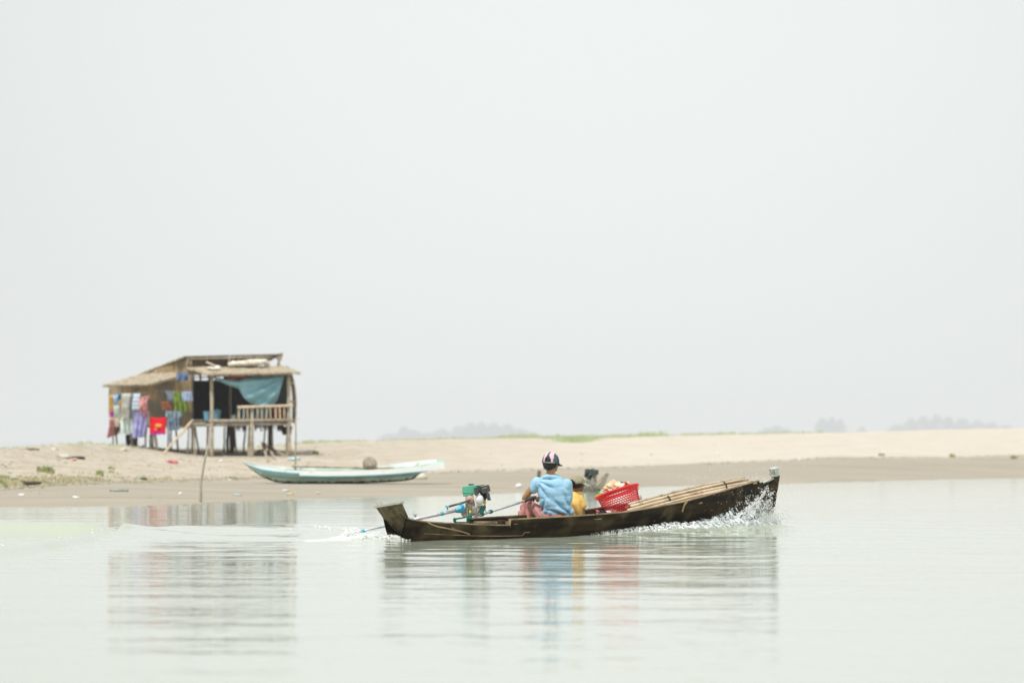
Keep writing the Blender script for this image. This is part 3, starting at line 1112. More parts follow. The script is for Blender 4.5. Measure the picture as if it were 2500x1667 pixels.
tub(1188, 838, .255, .33, 134.95 + .35, mbl, 'tub', 'light blue plastic tub left of the porch post', 'tub')
tub(1298, 824, .30, .30, 135.6, mbl, 'tub', 'light blue plastic tub with a knobbed lid right of the porch post', 'tub', lid=True)
tub(1485, 830, .29, .17, 135.3, mat('dull_aluminium', (.45, .46, .44), rough=.4, metal=.4), 'cooking_pot', 'low grey metal pot at the left end of the railing', 'pot')

# things on the porch roof
mb = MB()
for k in range(15):
    x = 1460 + k * 27
    mb.ell(hz(x, 226 - 8 - 22 * min(1, k / 11) + (14 if k > 13 else 0), 136.2 + .12 * (k % 3)), (.16, .16, .075 + .035 * math.sin(k / 14 * 3.0)), nu=14, nv=8, jit=.15)
    if k % 2: mb.ell(hz(x, 208 - 20 * min(1, k / 11) + (12 if k > 13 else 0), 136.4), (.15, .14, .075), nu=14, nv=8, jit=.2)
nethp = thing('fishing_net_heap', 'long heap of cream netting lying on the porch roof', 'net', tuple(hz(1650, 240, 136.2)))
blob('netting', mb, M['net'], nethp, .03, 3, lambda p, n: .012 * math.sin(p.z * 90 + 4 * mn.noise(p * 3)) + .012 * mn.noise(p * 14))
mb = MB()
mb.ell(hz(1218, 262, 135.7), (.12, .12, .05), jit=.5)
mb.ell(hz(1308, 258, 135.6), (.105, .12, .085), jit=.4)
mb.ell(hz(1265, 268, 135.65), (.13, .1, .035), jit=.4)
sk = thing('sack', 'crumpled white sack on the left part of the porch roof', 'sack', tuple(hz(1270, 275, 135.7)))
blob('body', mb, M['white_plastic'], sk, .02, 3)
mb = MB()
mb.stick(hz(1182, 196, 136.1), hz(1290, 243, 135.8), .034, .03, 7, seg=3)
tag(mb.build('stick', M['bamboo'], None, loc=tuple(hz(1290, 243, 135.8))), 'short thick stick propped on the white sack on the porch roof', 'stick')

# pole standing in the beached boat is built with that boat; stake in the shallows:
b = G(488, 1226)
mb = MB()
mb.tube([b + Vector((0, 0, -.3)), b + Vector((.02, 0, .1)), W(490, 1180, b.y), W(497, 1140, b.y), W(502, 1112, b.y), W(509, 1085, b.y)], [.028, .03, .027, .022, .02, .016], 8)
tag(mb.build('stake', mat('grey_stake', (.30, .28, .22), (.42, .39, .32), nscale=9), None, loc=tuple(b), smooth=True), 'tall leaning stake stuck in the wet sand at the water edge', 'stake')

# ------------------------------------------------------------------ litter, driftwood and tufts on the bank
def lump(px, py, w, h, c, name, label, cat, group=None, jit=.6, depth=None, c2=None, m=None):
    b = G(px, py)
    k = b.y / F
    mb = MB()
    mb.ell(b + Vector((0, 0, h * k * .25)), (w * k / 2, (depth or w * k) / 2, h * k * .62), nu=18, nv=10, jit=jit)
    o = mb.build(name, m or mat(name + '_stuff', c, c2 or tuple(x * .8 for x in c), nscale=12, bump=.5), None, loc=tuple(b), smooth=True)
    return tag(o, label, cat, group)


GL = 'litter scattered on the sand'
wp = (.80, .79, .76)
lump(52, 1209, 16, 5, wp, 'plastic_bag', 'white plastic bag flat on the wet sand at the far left', 'bag', GL)
lump(184, 1215, 20, 5, wp, 'plastic_bag', 'white plastic bag near the water, left of the stake', 'bag', GL)
lump(288, 1199, 44, 8, (.33, .36, .33), 'plastic_bag', 'long grey green bag on the wet sand below the hut ladder', 'bag', GL)
lump(441, 1206, 10, 5, wp, 'paper_scrap', 'small white scrap left of the stake foot', 'litter', GL)
lump(580, 1209, 26, 4, (.46, .52, .54), 'plastic_bag', 'faint bluish bag on the wet sand right of the stake', 'bag', GL)
lump(697, 1199, 18, 5, (.66, .69, .66), 'plastic_bag', 'pale bag on the wet sand below the beached boat bow', 'bag', GL)
lump(708, 1208, 15, 6, (.62, .50, .27), 'plastic_bag', 'yellowish bag beside the pale one below the beached boat', 'bag', GL)
lump(776, 1205, 12, 4, (.66, .56, .47), 'paper_scrap', 'pinkish scrap on the wet sand below the beached boat', 'litter', GL)
lump(344, 1168, 28, 8, (.36, .38, .28), 'plastic_bag', 'dull green bag on the sand below the ramp pole', 'bag', GL)
lump(540, 1128, 9, 7, wp, 'plastic_bag', 'small white bag right of the stake on the dry sand', 'bag', GL)
lump(561, 1173, 7, 5, wp, 'paper_scrap', 'tiny white scrap left of the beached boat bow', 'litter', GL)
lump(133, 1098, 12, 5, wp, 'plastic_bag', 'small white bag on the crest at the far left', 'bag', GL)
lump(302, 1101, 17, 9, (.62, .57, .43), 'sack', 'cream sack half buried on the crest under the purple skirt', 'sack', GL)
lump(155, 1119, 34, 12, (.66, .62, .53), 'sack', 'cream sack lying left of the black rag', 'sack', GL, c2=(.5, .45, .36))
lump(190, 1120, 34, 7, (.03, .035, .03), 'rag', 'black rag on the dry sand at the left', 'rag', GL)
lump(181, 1125, 11, 5, (.72, .06, .07), 'rag', 'small bright red scrap beside the black rag', 'rag', GL)
lump(420, 1130, 29, 9, (.72, .24, .25), 'rag', 'pink cloth lying on the sand in front of the hut', 'rag', GL)
lump(1267, 1189, 19, 8, (.82, .82, .80), 'plastic_bag', 'white plastic bag on the wet sand left of the seated man', 'bag', GL)
lump(1952, 1123, 8, 6, wp, 'plastic_bag', 'small white bag on the drift line right of the moving boat', 'bag', GL)
lump(2157, 1107, 8, 5, wp, 'plastic_bag', 'small white bag on the dry sand far right', 'bag', GL)
lump(1753, 1110, 9, 5, wp, 'plastic_bag', 'white scrap on the dry sand above the bamboo bundle', 'bag', GL)
lump(544, 1111, 9, 5, wp, 'plastic_bag', 'white bag in the shade under the porch', 'bag', GL)
lump(588, 1090, 9, 5, (.72, .52, .44), 'rag', 'pale pink rag behind the stilts under the porch', 'rag', GL)
lump(720, 1124, 30, 10, (.48, .62, .64), 'rag', 'pale blue cloth on the sand right of the hut corner post', 'rag', GL)
lump(58, 1181, 84, 9, (.10, .085, .05), 'driftwood', 'long dark lump added as the shadow under the little scarp at the far left', 'driftwood', None, depth=.3)  # dark lump put in as the shadow of the scarp, not real wood
lump(75, 1099, 40, 6, (.16, .13, .09), 'driftwood', 'dark driftwood heap on the crest at the far left', 'driftwood', None, depth=.3)

for k, (x0, y0, x1, y1, lab) in enumerate([(640, 1095, 655, 1128, 'thick driftwood stick leaning out of the shade under the porch'),
                                          (630, 1108, 646, 1100, 'short pale log end under the porch'),
                                          (655, 1106, 672, 1122, 'middle driftwood stick in front of the porch'),
                                          (660, 1108, 698, 1116, 'driftwood stick nearest the right corner post')]):
    a_, b_ = G(x0, y0, .22 if k != 1 else .1), G(x1, y1, .03)
    mb = MB()
    mb.stick(a_, b_, .055, .03, 7, bend=.04, knots=.15)
    tag(mb.build('driftwood', M['pole'], None, loc=tuple(b_), smooth=True), lab, 'driftwood', 'driftwood by the porch')
a_ = G(646, 1102, .2)
mb = MB()
mb.ell(a_, (.10, .12, .10), jit=.5)
tag(mb.build('coconut_husk', mat('husk', (.42, .27, .15), (.55, .4, .28), nscale=10), None, loc=tuple(a_), smooth=True), 'round brown husk on the driftwood under the porch', 'husk')

mg = mat('grass_blades', (.22, .27, .10), (.40, .42, .20), rough=.8, nscale=6)
mgs = mat('fresh_grass', (.33, .42, .20), (.48, .54, .32), rough=.8, nscale=3)


def tuft(mb, b, r, h, n):
    for _ in range(n):
        an_, rr_ = random.uniform(0, 6.28), r * math.sqrt(random.random())
        q = b + Vector((rr_ * math.cos(an_), rr_ * math.sin(an_), -.01))
        hh = h * random.uniform(.4, 1)
        le = Vector((random.uniform(-.4, .4), random.uniform(-.4, .4), 0)) * hh
        w_ = Vector((.008 + .012 * random.random(), 0, 0))
        q.z = zg(CX + F * q.x / q.y, q.y) - .01
        mid = q + le * .4 + Vector((0, 0, hh * .6))
        mb.add([q - w_, q + w_, mid + w_ * .8, mid - w_ * .8, q + le + Vector((0, 0, hh))], [(0, 1, 2, 3), (3, 2, 4)])


for px, py, w, h, lab in [(120, 1155, 26, 16, 'olive grass tuft on the left sand slope above the scarp'), (98, 1152, 16, 11, 'small green tuft left of the larger olive tuft'),
                          (243, 1160, 18, 13, 'grass tuft on the sand below the white panel'), (10, 1172, 26, 12, 'bright green tuft at the very left edge'),
                          (36, 1176, 24, 9, 'low green tuft above the dark scarp shadow lump'), (8, 1184, 18, 10, 'lowest tuft at the very left edge'),
                          (272, 1144, 16, 6, 'sparse grey green tuft right of the olive one'), (272, 1153, 12, 5, 'small tuft below the sparse grey green one'),
                          (568, 1169, 18, 6, 'low tuft left of the beached boat bow'), (771, 1108, 14, 7, 'small green plant on the sand right of the hut'),
                          (2475, 1120, 16, 8, 'bright green tuft on the drift line at the far right'), (2152, 1112, 14, 6, 'low tuft on the drift line right of the bow'),
                          (2325, 1116, 14, 8, 'low tuft on the drift line between the two white specks and the far right tuft'), 
                          ]:
    b = G(px, py)
    k = b.y / F
    mb = MB()
    tuft(mb, b, w * k / 2, h * k * 1.3, 110)
    tag(mb.build('grass_tuft', mg, None, loc=tuple(b), fix=False), lab, 'grass', 'grass tufts on the sand bank')
# thin grass along the crest of the bank, one uncountable mass
mb = MB()
px = -60.0
while px < 2560:
    if 290 < px < 735 and random.random() < .5:
        px += 4
        continue
    _, DB, zB, DM, zM, DC, zC = bank(px)
    dens = .35 + .5 * mn.noise(Vector((px * .006, 2, 0))) + (1.1 if 1240 < px < 1620 else 0) * (.6 + mn.noise(Vector((px * .02, 5, 0)))) + (.5 if 1560 < px < 2020 else 0) * (.5 + mn.noise(Vector((px * .03, 6, 0)))) + (.5 if 900 < px < 1240 else 0) * mn.noise(Vector((px * .015, 1, 0)))
    if px < 290:
        dens *= .55
    if px > 2010:
        dens -= 1
    if dens > .15:
        for _ in range(int(1 + 5 * dens)):
            D = DC + random.uniform(-1.5, 7)
            x = (px + random.uniform(-3, 3) - CX) / F * D
            tuft(mb, Vector((x, D, 0)), .12, (.07 + .16 * dens) * random.uniform(.5, 1.4), 3)
    px += 2.2
for _ in range(260):                    # patch where the green runs down the slope
    px = random.gauss(1405, 22)
    _, DB, zB, DM, zM, DC, zC = bank(px)
    D = DC - random.uniform(0, 12)
    tuft(mb, Vector(((px - CX) / F * D, D, 0)), .2, .22, 5)
g = mb.build('grass', mgs, None, loc=(0, 175, 0), fix=False)
tag(g, 'thin green grass along the crest of the sand bank', 'grass', None, 'stuff')
mb = MB()
for _ in range(430):
    px = random.uniform(-30, 190) if random.random() < .8 else random.uniform(190, 420)
    b = G(px, float(np.interp(px, [-30, 60, 160, 300, 420], [1178, 1176, 1172, 1170, 1172])) + random.gauss(0, 4.5)) if _ % 4 == 0 else b + Vector((random.gauss(0, .12), random.gauss(0, .4), 0))
    tuft(mb, b, .10, .10, 3)
tag(mb.build('dry_grass', mat('dry_straw', (.42, .38, .22), (.54, .50, .34), nscale=3), None, loc=(-13, 88, .2), fix=False), 'low dry grass and stubble along the scarp at the far left', 'grass', None, 'stuff')
# debris crumbs of the drift line
mb = MB()
for _ in range(2600):
    px = random.uniform(0, 2500) if _ % 2 else random.uniform(0, 950)
    DA, DB, zB, DM, zM, DC, zC = bank(px)
    if random.random() < .6:
        D = DB + random.gauss(-.4, 1.0)
    else:
        D = random.uniform(DA + 1, DC) if _ % 5 else DA + abs(random.gauss(.3, .4))
        if (px > 900 or D < DB - 3) and random.random() < .8:
            continue
    x = (px - CX) / F * D
    r = random.uniform(.008, .028) * (1 if D > DB - 3 else .6)
    mb.ell((x, D, zg(px, D) + r * .3), (r * random.uniform(.8, 2.6), r, r * .7), nu=6, nv=4, jit=.5)
tag(mb.build('debris', mat('debris_bits', (.22, .18, .11), (.5, .45, .36), nscale=1.5), None, loc=(0, 110, .3), fix=False),
    'small twigs and crumbs scattered over the sand', 'debris', None, 'stuff')

# ------------------------------------------------------------------ far groves behind the bank
mfar = mat('far_foliage', (.05, .075, .04), (.09, .12, .06), rough=.95, nscale=.2)


def grove(pts, D, name, label):
    """pts: (px, top py, width px) of every crown"""
    mb = MB()
    base = W(sum(q[0] for q in pts) / len(pts), HY, D)
    base.z = -1
    for px, py, w in pts:
        top = W(px, py, D)
        r = w / F * D / 2
        for _ in range(150):
            q = Vector((random.gauss(0, .42), random.uniform(-.6, .6), random.random() ** .7))
            cx_ = top.x + q.x * r * (1.25 - .5 * q.z)
            cz_ = -1 + (top.z + 1) * q.z * (1 - .35 * abs(q.x))
            s = random.uniform(.08, .17) * r
            mb.ell((cx_, D + q.y * r * 1.5, cz_), (s * 1.2, s, s * .8), nu=7, nv=5, jit=.5)
        mb.tube([(top.x, D, -1.2), (top.x, D, top.z * .6)], [.9, .4], 6)
    return tag(mb.build(name, mfar, None, loc=tuple(base), fix=False), label, 'trees', 'distant groves', 'stuff')


grove([(985, 1040, 40), (1010, 1050, 60), (1045, 1058, 60), (1080, 1047, 60), (1120, 1040, 60), (1150, 1031, 60), (1175, 1030, 50), (1205, 1034, 60), (1240, 1036, 60), (1270, 1045, 50), (1300, 1055, 40), (950, 1058, 50)], 8800, 'grove', 'faint hazy line of trees beyond the bank right of the hut')
grove([(2008, 1018, 44), (2030, 1016, 44), (2052, 1022, 36), (2030, 1035, 70)], 8800, 'grove', 'small faint clump of trees just right above the bow')
grove([(1870, 1045, 50), (1895, 1040, 60), (1920, 1046, 50)], 8800, 'grove', 'very faint low trees left of the small clump')
grove([(2105, 1042, 36)], 8800, 'grove', 'tiny faint tree between the two right hand clumps')
grove([(2190, 1035, 60), (2225, 1022, 60), (2255, 1016, 60), (2285, 1013, 60), (2315, 1015, 60), (2350, 1020, 60), (2385, 1026, 60), (2420, 1032, 60), (2455, 1038, 60)], 8800, 'grove', 'long faint grove at the right edge of the horizon')

# ------------------------------------------------------------------ haze
mb = MB()
mb.box((0, 4500, 44), (6000, 9460, 92))
hz_ = mb.build('haze', [], None, loc=(0, 4500, 44))
hm = bpy.data.materials.new('haze_air')
hm.use_nodes = True
hn = hm.node_tree
for n in list(hn.nodes):
    if n.type != 'OUTPUT_MATERIAL':
        hn.nodes.remove(n)
pv = hn.nodes.new('ShaderNodeVolumePrincipled')
pv.inputs['Color'].default_value = (.80, .80, .87, 1)
pv.inputs['Density'].default_value = .00022
pv.inputs['Anisotropy'].default_value = 0.0
hn.links.new(pv.outputs[0], hn.nodes['Material Output'].inputs['Volume'])
hz_.data.materials.append(hm)
tag(hz_, 'pale river haze in the air', 'haze', None, 'stuff')
# ------------------------------------------------------------------ long-tail boat
M['hull'] = mat('dark_hull_wood', (.013, .008, .003), (.085, .054, .022), rough=.7, nscale=1.6, stretch=(.35, 1.2, 6), bump=.4, bscale=5, detail=9, lo=.42, hi=.75,
                c3=(.12, .092, .048), n3=2.6, lo3=.50, hi3=.75, spec=.10)
M['transom'] = mat('weathered_transom', (.05, .035, .02), (.16, .12, .065), rough=.8, nscale=4, stretch=(3, 3, .6), bump=.5, detail=8, lo=.35, hi=.65, c3=(.17, .155, .07), n3=6, lo3=.56, hi3=.7)
M['rim'] = mat('worn_rim', (.26, .19, .11), (.46, .36, .23), rough=.8, nscale=5, stretch=(.5, 2, 2), bump=.2, detail=6, c3=(.12, .10, .06), n3=3)
M['plank'] = mat('inner_plank', (.20, .14, .08), (.36, .27, .17), rough=.85, nscale=6, stretch=(.4, 2, 2))
boat = thing('longtail_boat', 'dark wooden long-tail boat speeding with its bow lifted, carrying two people', 'boat', tuple(S0), rz=TH)
boat['_org'] = (0, 0, 0)
GP = [(993.4, 1264.3), (1003, 1268), (1035, 1273.2), (1090, 1277), (1148, 1279.6), (1216, 1282), (1245.5, 1282.2), (1246.5, 1268.3), (1300, 1265.3), (1393, 1260.4), (1460, 1256),
      (1525.6, 1250), (1600, 1238), (1662.7, 1226), (1720, 1211.5), (1768.8, 1197), (1820, 1182), (1853, 1173.5), (1858, 1183), (1868, 1180), (1880, 1172), (1890, 1169)]
gl = [BL(px, py, bw) for px, py in GP]
GU = np.array([q.x for q in gl]); GZ = np.array([q.z for q in gl])


def gz(u): return float(np.interp(u, GU, GZ))


us = sorted(set(list(np.linspace(GU[0], GU[-1], 80)) + list(GU)))
NS = 14


def section(u, inset=0.0):
    b, g, k = bw(u) - inset, gz(u), keel(u) + inset
    b = max(b, .006)
    out = []
    for i in range(-NS, NS + 1):
        s = i / NS
        a_ = abs(s)
        y = -b * math.copysign(min(1, a_ ** .62) * (.90 + .10 * a_), s) if i else 0
        z = k + (g - k) * (a_ ** 2.0)
        out.append(Vector((u, y, z)))
    return out


mb = MB()
outer = [section(u) for u in us]
inner = [section(u, .028) for u in us]
n2 = 2 * NS + 1
vs = [p for r in outer for p in r] + [p for r in inner for p in r]
o2 = len(us) * n2
fs = []
for i in range(len(us) - 1):
    for k in range(n2 - 1):
        a_ = i * n2 + k
        fs.append((a_, a_ + n2, a_ + n2 + 1, a_ + 1))
        fs.append((a_ + o2, a_ + 1 + o2, a_ + n2 + 1 + o2, a_ + n2 + o2))
    for k in (0, n2 - 1):
        a_ = i * n2 + k
        fs.append((a_, a_ + n2, a_ + n2 + o2, a_ + o2))
mb.add(vs, fs)
mb.build('hull', M['hull'], boat, local=True, fix=True)
# transom board, raked aft
rt_ = [BL(976.4, 1226.8, .205), BL(985, 1246, .205), BL(993.4, 1264.3, .2), BL(999, 1292, .13), BL(1004, 1319, .03)]
lf_ = [BL(916.6, 1237.5, -.205), BL(936, 1266, -.19), BL(957, 1293, -.16), BL(980, 1308, -.10), BL(1001, 1321, -.03)]
mb = MB()
poly = rt_ + lf_[::-1]
mb.prism(poly, (.045, 0, -.01))
mb.build('transom', M['transom'], boat, local=True, bevel=.004)
mb = MB()
mb.hexa([rt_[0] + Vector((-.01, -.012, -.012)), lf_[0] + Vector((-.01, .012, -.012)), lf_[0] + Vector((.06, .012, -.012)), rt_[0] + Vector((.06, -.012, -.012)),
         rt_[0] + Vector((-.01, -.012, .012)), lf_[0] + Vector((-.01, .012, .012)), lf_[0] + Vector((.06, .012, .012)), rt_[0] + Vector((.06, -.012, .012))])
mb.build('transom_cap', mat('pale_cap_wood', (.30, .29, .24), (.46, .44, .38), nscale=8), boat, local=True)
for q in (.85, .7):
    mb = MB()
    p_ = rt_[0].lerp(lf_[0], q)
    mb.tube([p_, p_ + Vector((-.03, .02, .045))], .004, 5)
    mb.build('nail', mat('rust', (.25, .08, .05)), boat, local=True)
# rims
for sgn, nm in ((1, 'gunwale'), (-1, 'gunwale')):
    for seg_ in (us[:], ):
        mb = MB()
        pv_ = None
        for u in seg_:
            if u > 7.0: break
            b, g = bw(u) - .012, gz(u)
            w_ = .021
            ring = [Vector((u, -sgn * (b - w_), g - .004)), Vector((u, -sgn * (b + w_), g - .004)), Vector((u, -sgn * (b + w_), g + .012)), Vector((u, -sgn * (b - w_), g + .012))]
            if pv_:
                mb.add(pv_ + ring, [(0, 4, 5, 1), (1, 5, 6, 2), (2, 6, 7, 3), (3, 7, 4, 0)])
            pv_ = ring
        mb.build(nm, M['rim'], boat, local=True)
# rubbing plank seam standing proud of the near side
for off_, u0, u1, m_ in ((.50, .05, 1.9, 'rim'), (.62, 2.0, 6.2, 'hull'), (.30, .1, 6.6, 'hull')):
    mb = MB()
    pts = []
    for t in np.linspace(u0, u1, 40):
        k_, g_ = keel(t), gz(t) if t < GU[6] or t > GU[7] + .3 else GZ[6]
        s = math.sqrt(max(0, off_))
        b = bw(t) * (s ** .62) * (.9 + .1 * s)
        pts.append(Vector((t, -(b + .002), k_ + (g_ - k_) * off_)))
    mb.tube(pts, .006, 5)
    mb.build('plank_seam', M[m_], boat, local=True)
mb = MB()
pts = [BL(x, y, lambda u: bw(u) + .004 - d_) for x, y, d_ in ((1043, 1273.5, 0), (1052, 1279, 0), (1068, 1285, .004), (1095, 1290, .01), (1120, 1295, .02), (1136, 1300, .035), (1147, 1303.5, .045))]
mb.tube(pts, .0085, 6)
mb.build('mooring_rope', mat('rope', (.34, .23, .15), (.45, .33, .23), nscale=30), boat, local=True, smooth=True)
mb = MB()
pts = [BL(x, y, lambda u: bw(u) + .006) for x, y in ((1676, 1223), (1671, 1231), (1668, 1240), (1666, 1249))]
mb.tube(pts, [.022, .016, .010, .012], 6)
mb.build('drip_stain', mat('strap', (.25, .17, .06), (.33, .24, .1), nscale=9), boat, local=True)  # tan drip stain on the hull side, built as a thin raised strip
# floor boards and thwarts
mb = MB()
for k in range(7):
    a_ = 1.0 + k * .72
    zf = keel(a_ + .35) + .10
    mb.box((a_ + .35, 0, zf), (.69, bw(a_ + .35) * 1.0, .018))
mb.build('floor_boards', M['plank'], boat, local=True)
for u_ in (.55, 1.62, 3.15, 5.35):
    mb = MB()
    mb.box((u_, 0, min(gz(u_), .34) - .05 if u_ < 4 else gz(u_) - .07), (.16, 2 * bw(u_) - .05, .028))
    mb.build('thwart', M['plank'], boat, local=True, bevel=.004)
p_ = BL(1224, 1276, lambda u: bw(u) - .05)
mb = MB(); mb.box(p_ + Vector((0, 0, -.01)), (.10, .06, .09)); mb.build('cleat', M['hull'], boat, local=True, bevel=.004)
mb = MB(); mb.box(BL(1238, 1277, lambda u: bw(u) - .06) + Vector((0, 0, -.01)), (.13, .05, .07)); mb.build('cleat', M['plank'], boat, local=True, bevel=.004)
# stem post with its block
sp = [BL(x, y, 0) for x, y in ((1866, 1258), (1877, 1258), (1884, 1252), (1888, 1236), (1893, 1205), (1897, 1180), (1900, 1160), (1889, 1161), (1886, 1175), (1878, 1190), (1868, 1225))]
mb = MB()
mb.prism([q + Vector((0, .035, 0)) for q in sp], (0, -.07, 0))
mb.build('stem_post', M['hull'], boat, local=True, bevel=.008)
mg_ = mat('grey_painted_block', (.42, .47, .46), (.60, .64, .62), rough=.6, nscale=12, bump=.3)
tp = BL(1890.5, 1151.5, 0)
mb = MB()
mb.box(tp, (.105, .095, .128), Matrix.Rotation(R(-9), 3, 'Y'))
blk = mb.build('stem_head', mg_, boat, local=True, bevel=.012)
fc = bpy.data.curves.new('marking', 'FONT')
fc.body = '38'
fc.size = .11
fc.align_x = 'CENTER'
fc.align_y = 'CENTER'
fc.extrude = .0015
fo_ = bpy.data.objects.new('marking', fc)
COL.objects.link(fo_)
dg = bpy.context.evaluated_depsgraph_get(); dg.update()
mk_ = bpy.data.meshes.new_from_object(fo_.evaluated_get(dg))
bpy.data.objects.remove(fo_)
mo = bpy.data.objects.new('number_marking', mk_)
COL.objects.link(mo)
mk_.materials.clear(); mk_.materials.append(mat('marking_paint', (.20, .13, .07)))
mo.parent = blk
mo.matrix_local = Matrix.Translation(tp) @ Matrix.Rotation(R(-9), 4, 'Y') @ Matrix.Translation((-.055, 0, 0)) @ Matrix(((0, 0, -1, 0), (-1, 0, 0, 0), (0, 1, 0, 0), (0, 0, 0, 1)))
# pale foredeck scrap just behind the stem
mb = MB()
mb.prism([BL(1866, 1182, .04), BL(1889, 1169, .02), BL(1889, 1169, -.05), BL(1860, 1182, -.07)], (0, 0, .03))
mb.build('foredeck', mat('foredeck_paint', (.42, .42, .38), (.6, .6, .56), nscale=10), boat, local=True)

# ------------------------------------------------------------------ motor
DE = S0.y + at_px(1150, .02)[0] * ST


def E(x, y, d=0.0):
    return W(1080 + x / 11.2, 1160 + y / 11.2, DE + d)


mgreen = mat('green_tank_paint', (.09, .36, .24), (.11, .42, .29), rough=.35, nscale=5, spec=.5)
mdgreen = mat('dark_green_paint', (.0, .12, .09), (.01, .17, .12), rough=.5, nscale=8)
mblack = mat('black_engine_plastic', (.035, .042, .045), (.08, .09, .095), rough=.5, nscale=9, bump=.3)
malu = mat('cast_aluminium', (.24, .225, .18), (.42, .39, .32), rough=.45, nscale=12, metal=.25, bump=.4)
mrust = mat('rusty_muffler', (.42, .24, .19), (.62, .46, .38), rough=.8, nscale=20, bump=.5)
mwhite = mat('white_head', (.72, .70, .74), (.82, .80, .82), rough=.4, nscale=9)
mcyan = mat('cyan_paint', (.08, .42, .60), (.13, .52, .70), rough=.4, nscale=6)
msteel = mat('galvanised_pipe', (.55, .56, .58), (.74, .75, .77), rough=.35, metal=.6, nscale=10)
mblk2 = mat('black_rubber', (.02, .02, .02), (.05, .05, .05), rough=.7, nscale=9)
myel = mat('yellow_plastic', (.65, .50, .05), (.7, .55, .1))
motor = thing('boat_motor', 'green tanked motor with long propeller shaft and tiller at the boat stern', 'motor', tuple(E(650, 1280)))


def ep(name, poly, d0, d1, m, bevel=.006, parent=None, smooth=False):
    mb = MB()
    q = [E(x, y, d0) for x, y in poly]
    mb.prism(q, Vector((.10 * (d1 - d0), d1 - d0, 0)))
    return mb.build(name, m, parent or motor, bevel=bevel, smooth=smooth)


tank = ep('fuel_tank', [(540, 330), (560, 300), (860, 262), (1050, 258), (880, 470), (850, 480), (770, 572), (570, 575), (545, 470)], -.06, .16, mgreen, .014)
ep('tank_seam', [(512, 458), (512, 476), (860, 488), (870, 470)], -.066, .166, mgreen, .003, tank)
mb = MB()
c_ = E(785, 292, .04)
mb.lathe([(0, 0), (.022, 0), (.022, .02), (.03, .022), (.03, .04), (0, .042)], c_ + Vector((0, 0, -.02)), n=14)
mb.build('filler_cap', mblack, tank)
mb = MB(); mb.box(E(785, 245, .04), (.072, .03, .012)); mb.build('filler_cap', mblack, tank, bevel=.003)
air = ep('air_filter', [(858, 345), (1245, 255), (1268, 285), (1300, 425), (1215, 480), (1090, 505), (1055, 440), (1050, 430), (1015, 420), (992, 440), (985, 500), (920, 560), (880, 540)], -.11, -.02, mblack, .008)
ep('air_filter_duct', [(1185, 490), (1262, 475), (1285, 600), (1312, 680), (1232, 690)], -.10, .02, mblack, .008, air)
ep('label_plate', [(1088, 355), (1225, 322), (1225, 342), (1088, 376)], -.116, -.111, mat('tan_label', (.35, .28, .15)), .001, air)
for x0 in (930, 1058):
    ep('vent', [(x0, 292 - (x0 - 930) * .22), (x0 + 70, 280 - (x0 - 930) * .22), (x0 + 70, 296 - (x0 - 930) * .22), (x0, 308 - (x0 - 930) * .22)], -.112, -.02, mblk2, .001, air)
ep('carburettor', [(980, 400), (1190, 420), (1200, 620), (1130, 740), (1090, 620)], -.02, .08, mblk2, .008)
mb = MB()
mb.ell(E(1015, 660, -.07), (.055, .04, .06), nu=16, nv=10, jit=.12)
mb.build('valve_cover', mwhite, motor, smooth=True)
ep('cylinder', [(850, 600), (920, 575), (1100, 610), (1110, 780), (920, 835), (880, 760)], -.055, .06, mwhite, .01)
mb = MB()
mb.ell(E(750, 650, -.03), (.062, .05, .052), nu=16, nv=10, jit=.2)
mb.build('muffler', mrust, motor, smooth=True)
ep('muffler_bracket', [(700, 690), (850, 690), (880, 830), (800, 800), (760, 740)], -.03, .05, mrust, .004)
ck = ep('crankcase', [(625, 760), (720, 745), (800, 800), (860, 850), (1080, 810), (1060, 870), (960, 1060), (790, 1110), (740, 1160), (640, 1160), (560, 1140), (500, 1060), (560, 1020), (620, 960)], -.05, .12, malu, .01)
ep('crankcase_cover', [(810, 880), (930, 870), (930, 1060), (820, 1070)], -.066, -.05, malu, .008, ck)
ep('crankcase_rib', [(640, 760), (680, 760), (720, 1150), (670, 1160)], -.075, -.05, malu, .006, ck)
mb = MB(); mb.ell(E(760, 1000, -.075), (.016, .014, .022), nu=10, nv=8); mb.build('oil_plug', myel, motor)
mb = MB(); mb.ell(E(1160, 735, -.03), (.018, .016, .03), nu=10, nv=8); mb.build('fuel_filter', myel, motor)
ep('recoil_guard', [(1000, 1020), (1130, 800), (1165, 850), (1150, 930), (1075, 1062)], -.06, .07, mdgreen, .006)
for pl_ in ([(290, 1180), (330, 1155), (370, 1180), (372, 1282), (295, 1276)], [(370, 1165), (640, 1125), (640, 1165), (372, 1215)], [(655, 1160), (735, 1125), (740, 1275), (655, 1288)]):
    ep('mount', pl_, -.05, -.01, mdgreen, .004)
mb = MB(); mb.stick(E(370, 1290, .0), E(700, 1288, .0), .006, n=6); mb.build('mount_rod', malu, motor)
mb = MB(); mb.stick(E(500, 1280, .06), E(500, 1480, .08), .02, n=8); mb.stick(E(330, 1285, 0), E(720, 1285, .06), .01, n=6); mb.build('swivel_pin', mdgreen, motor)
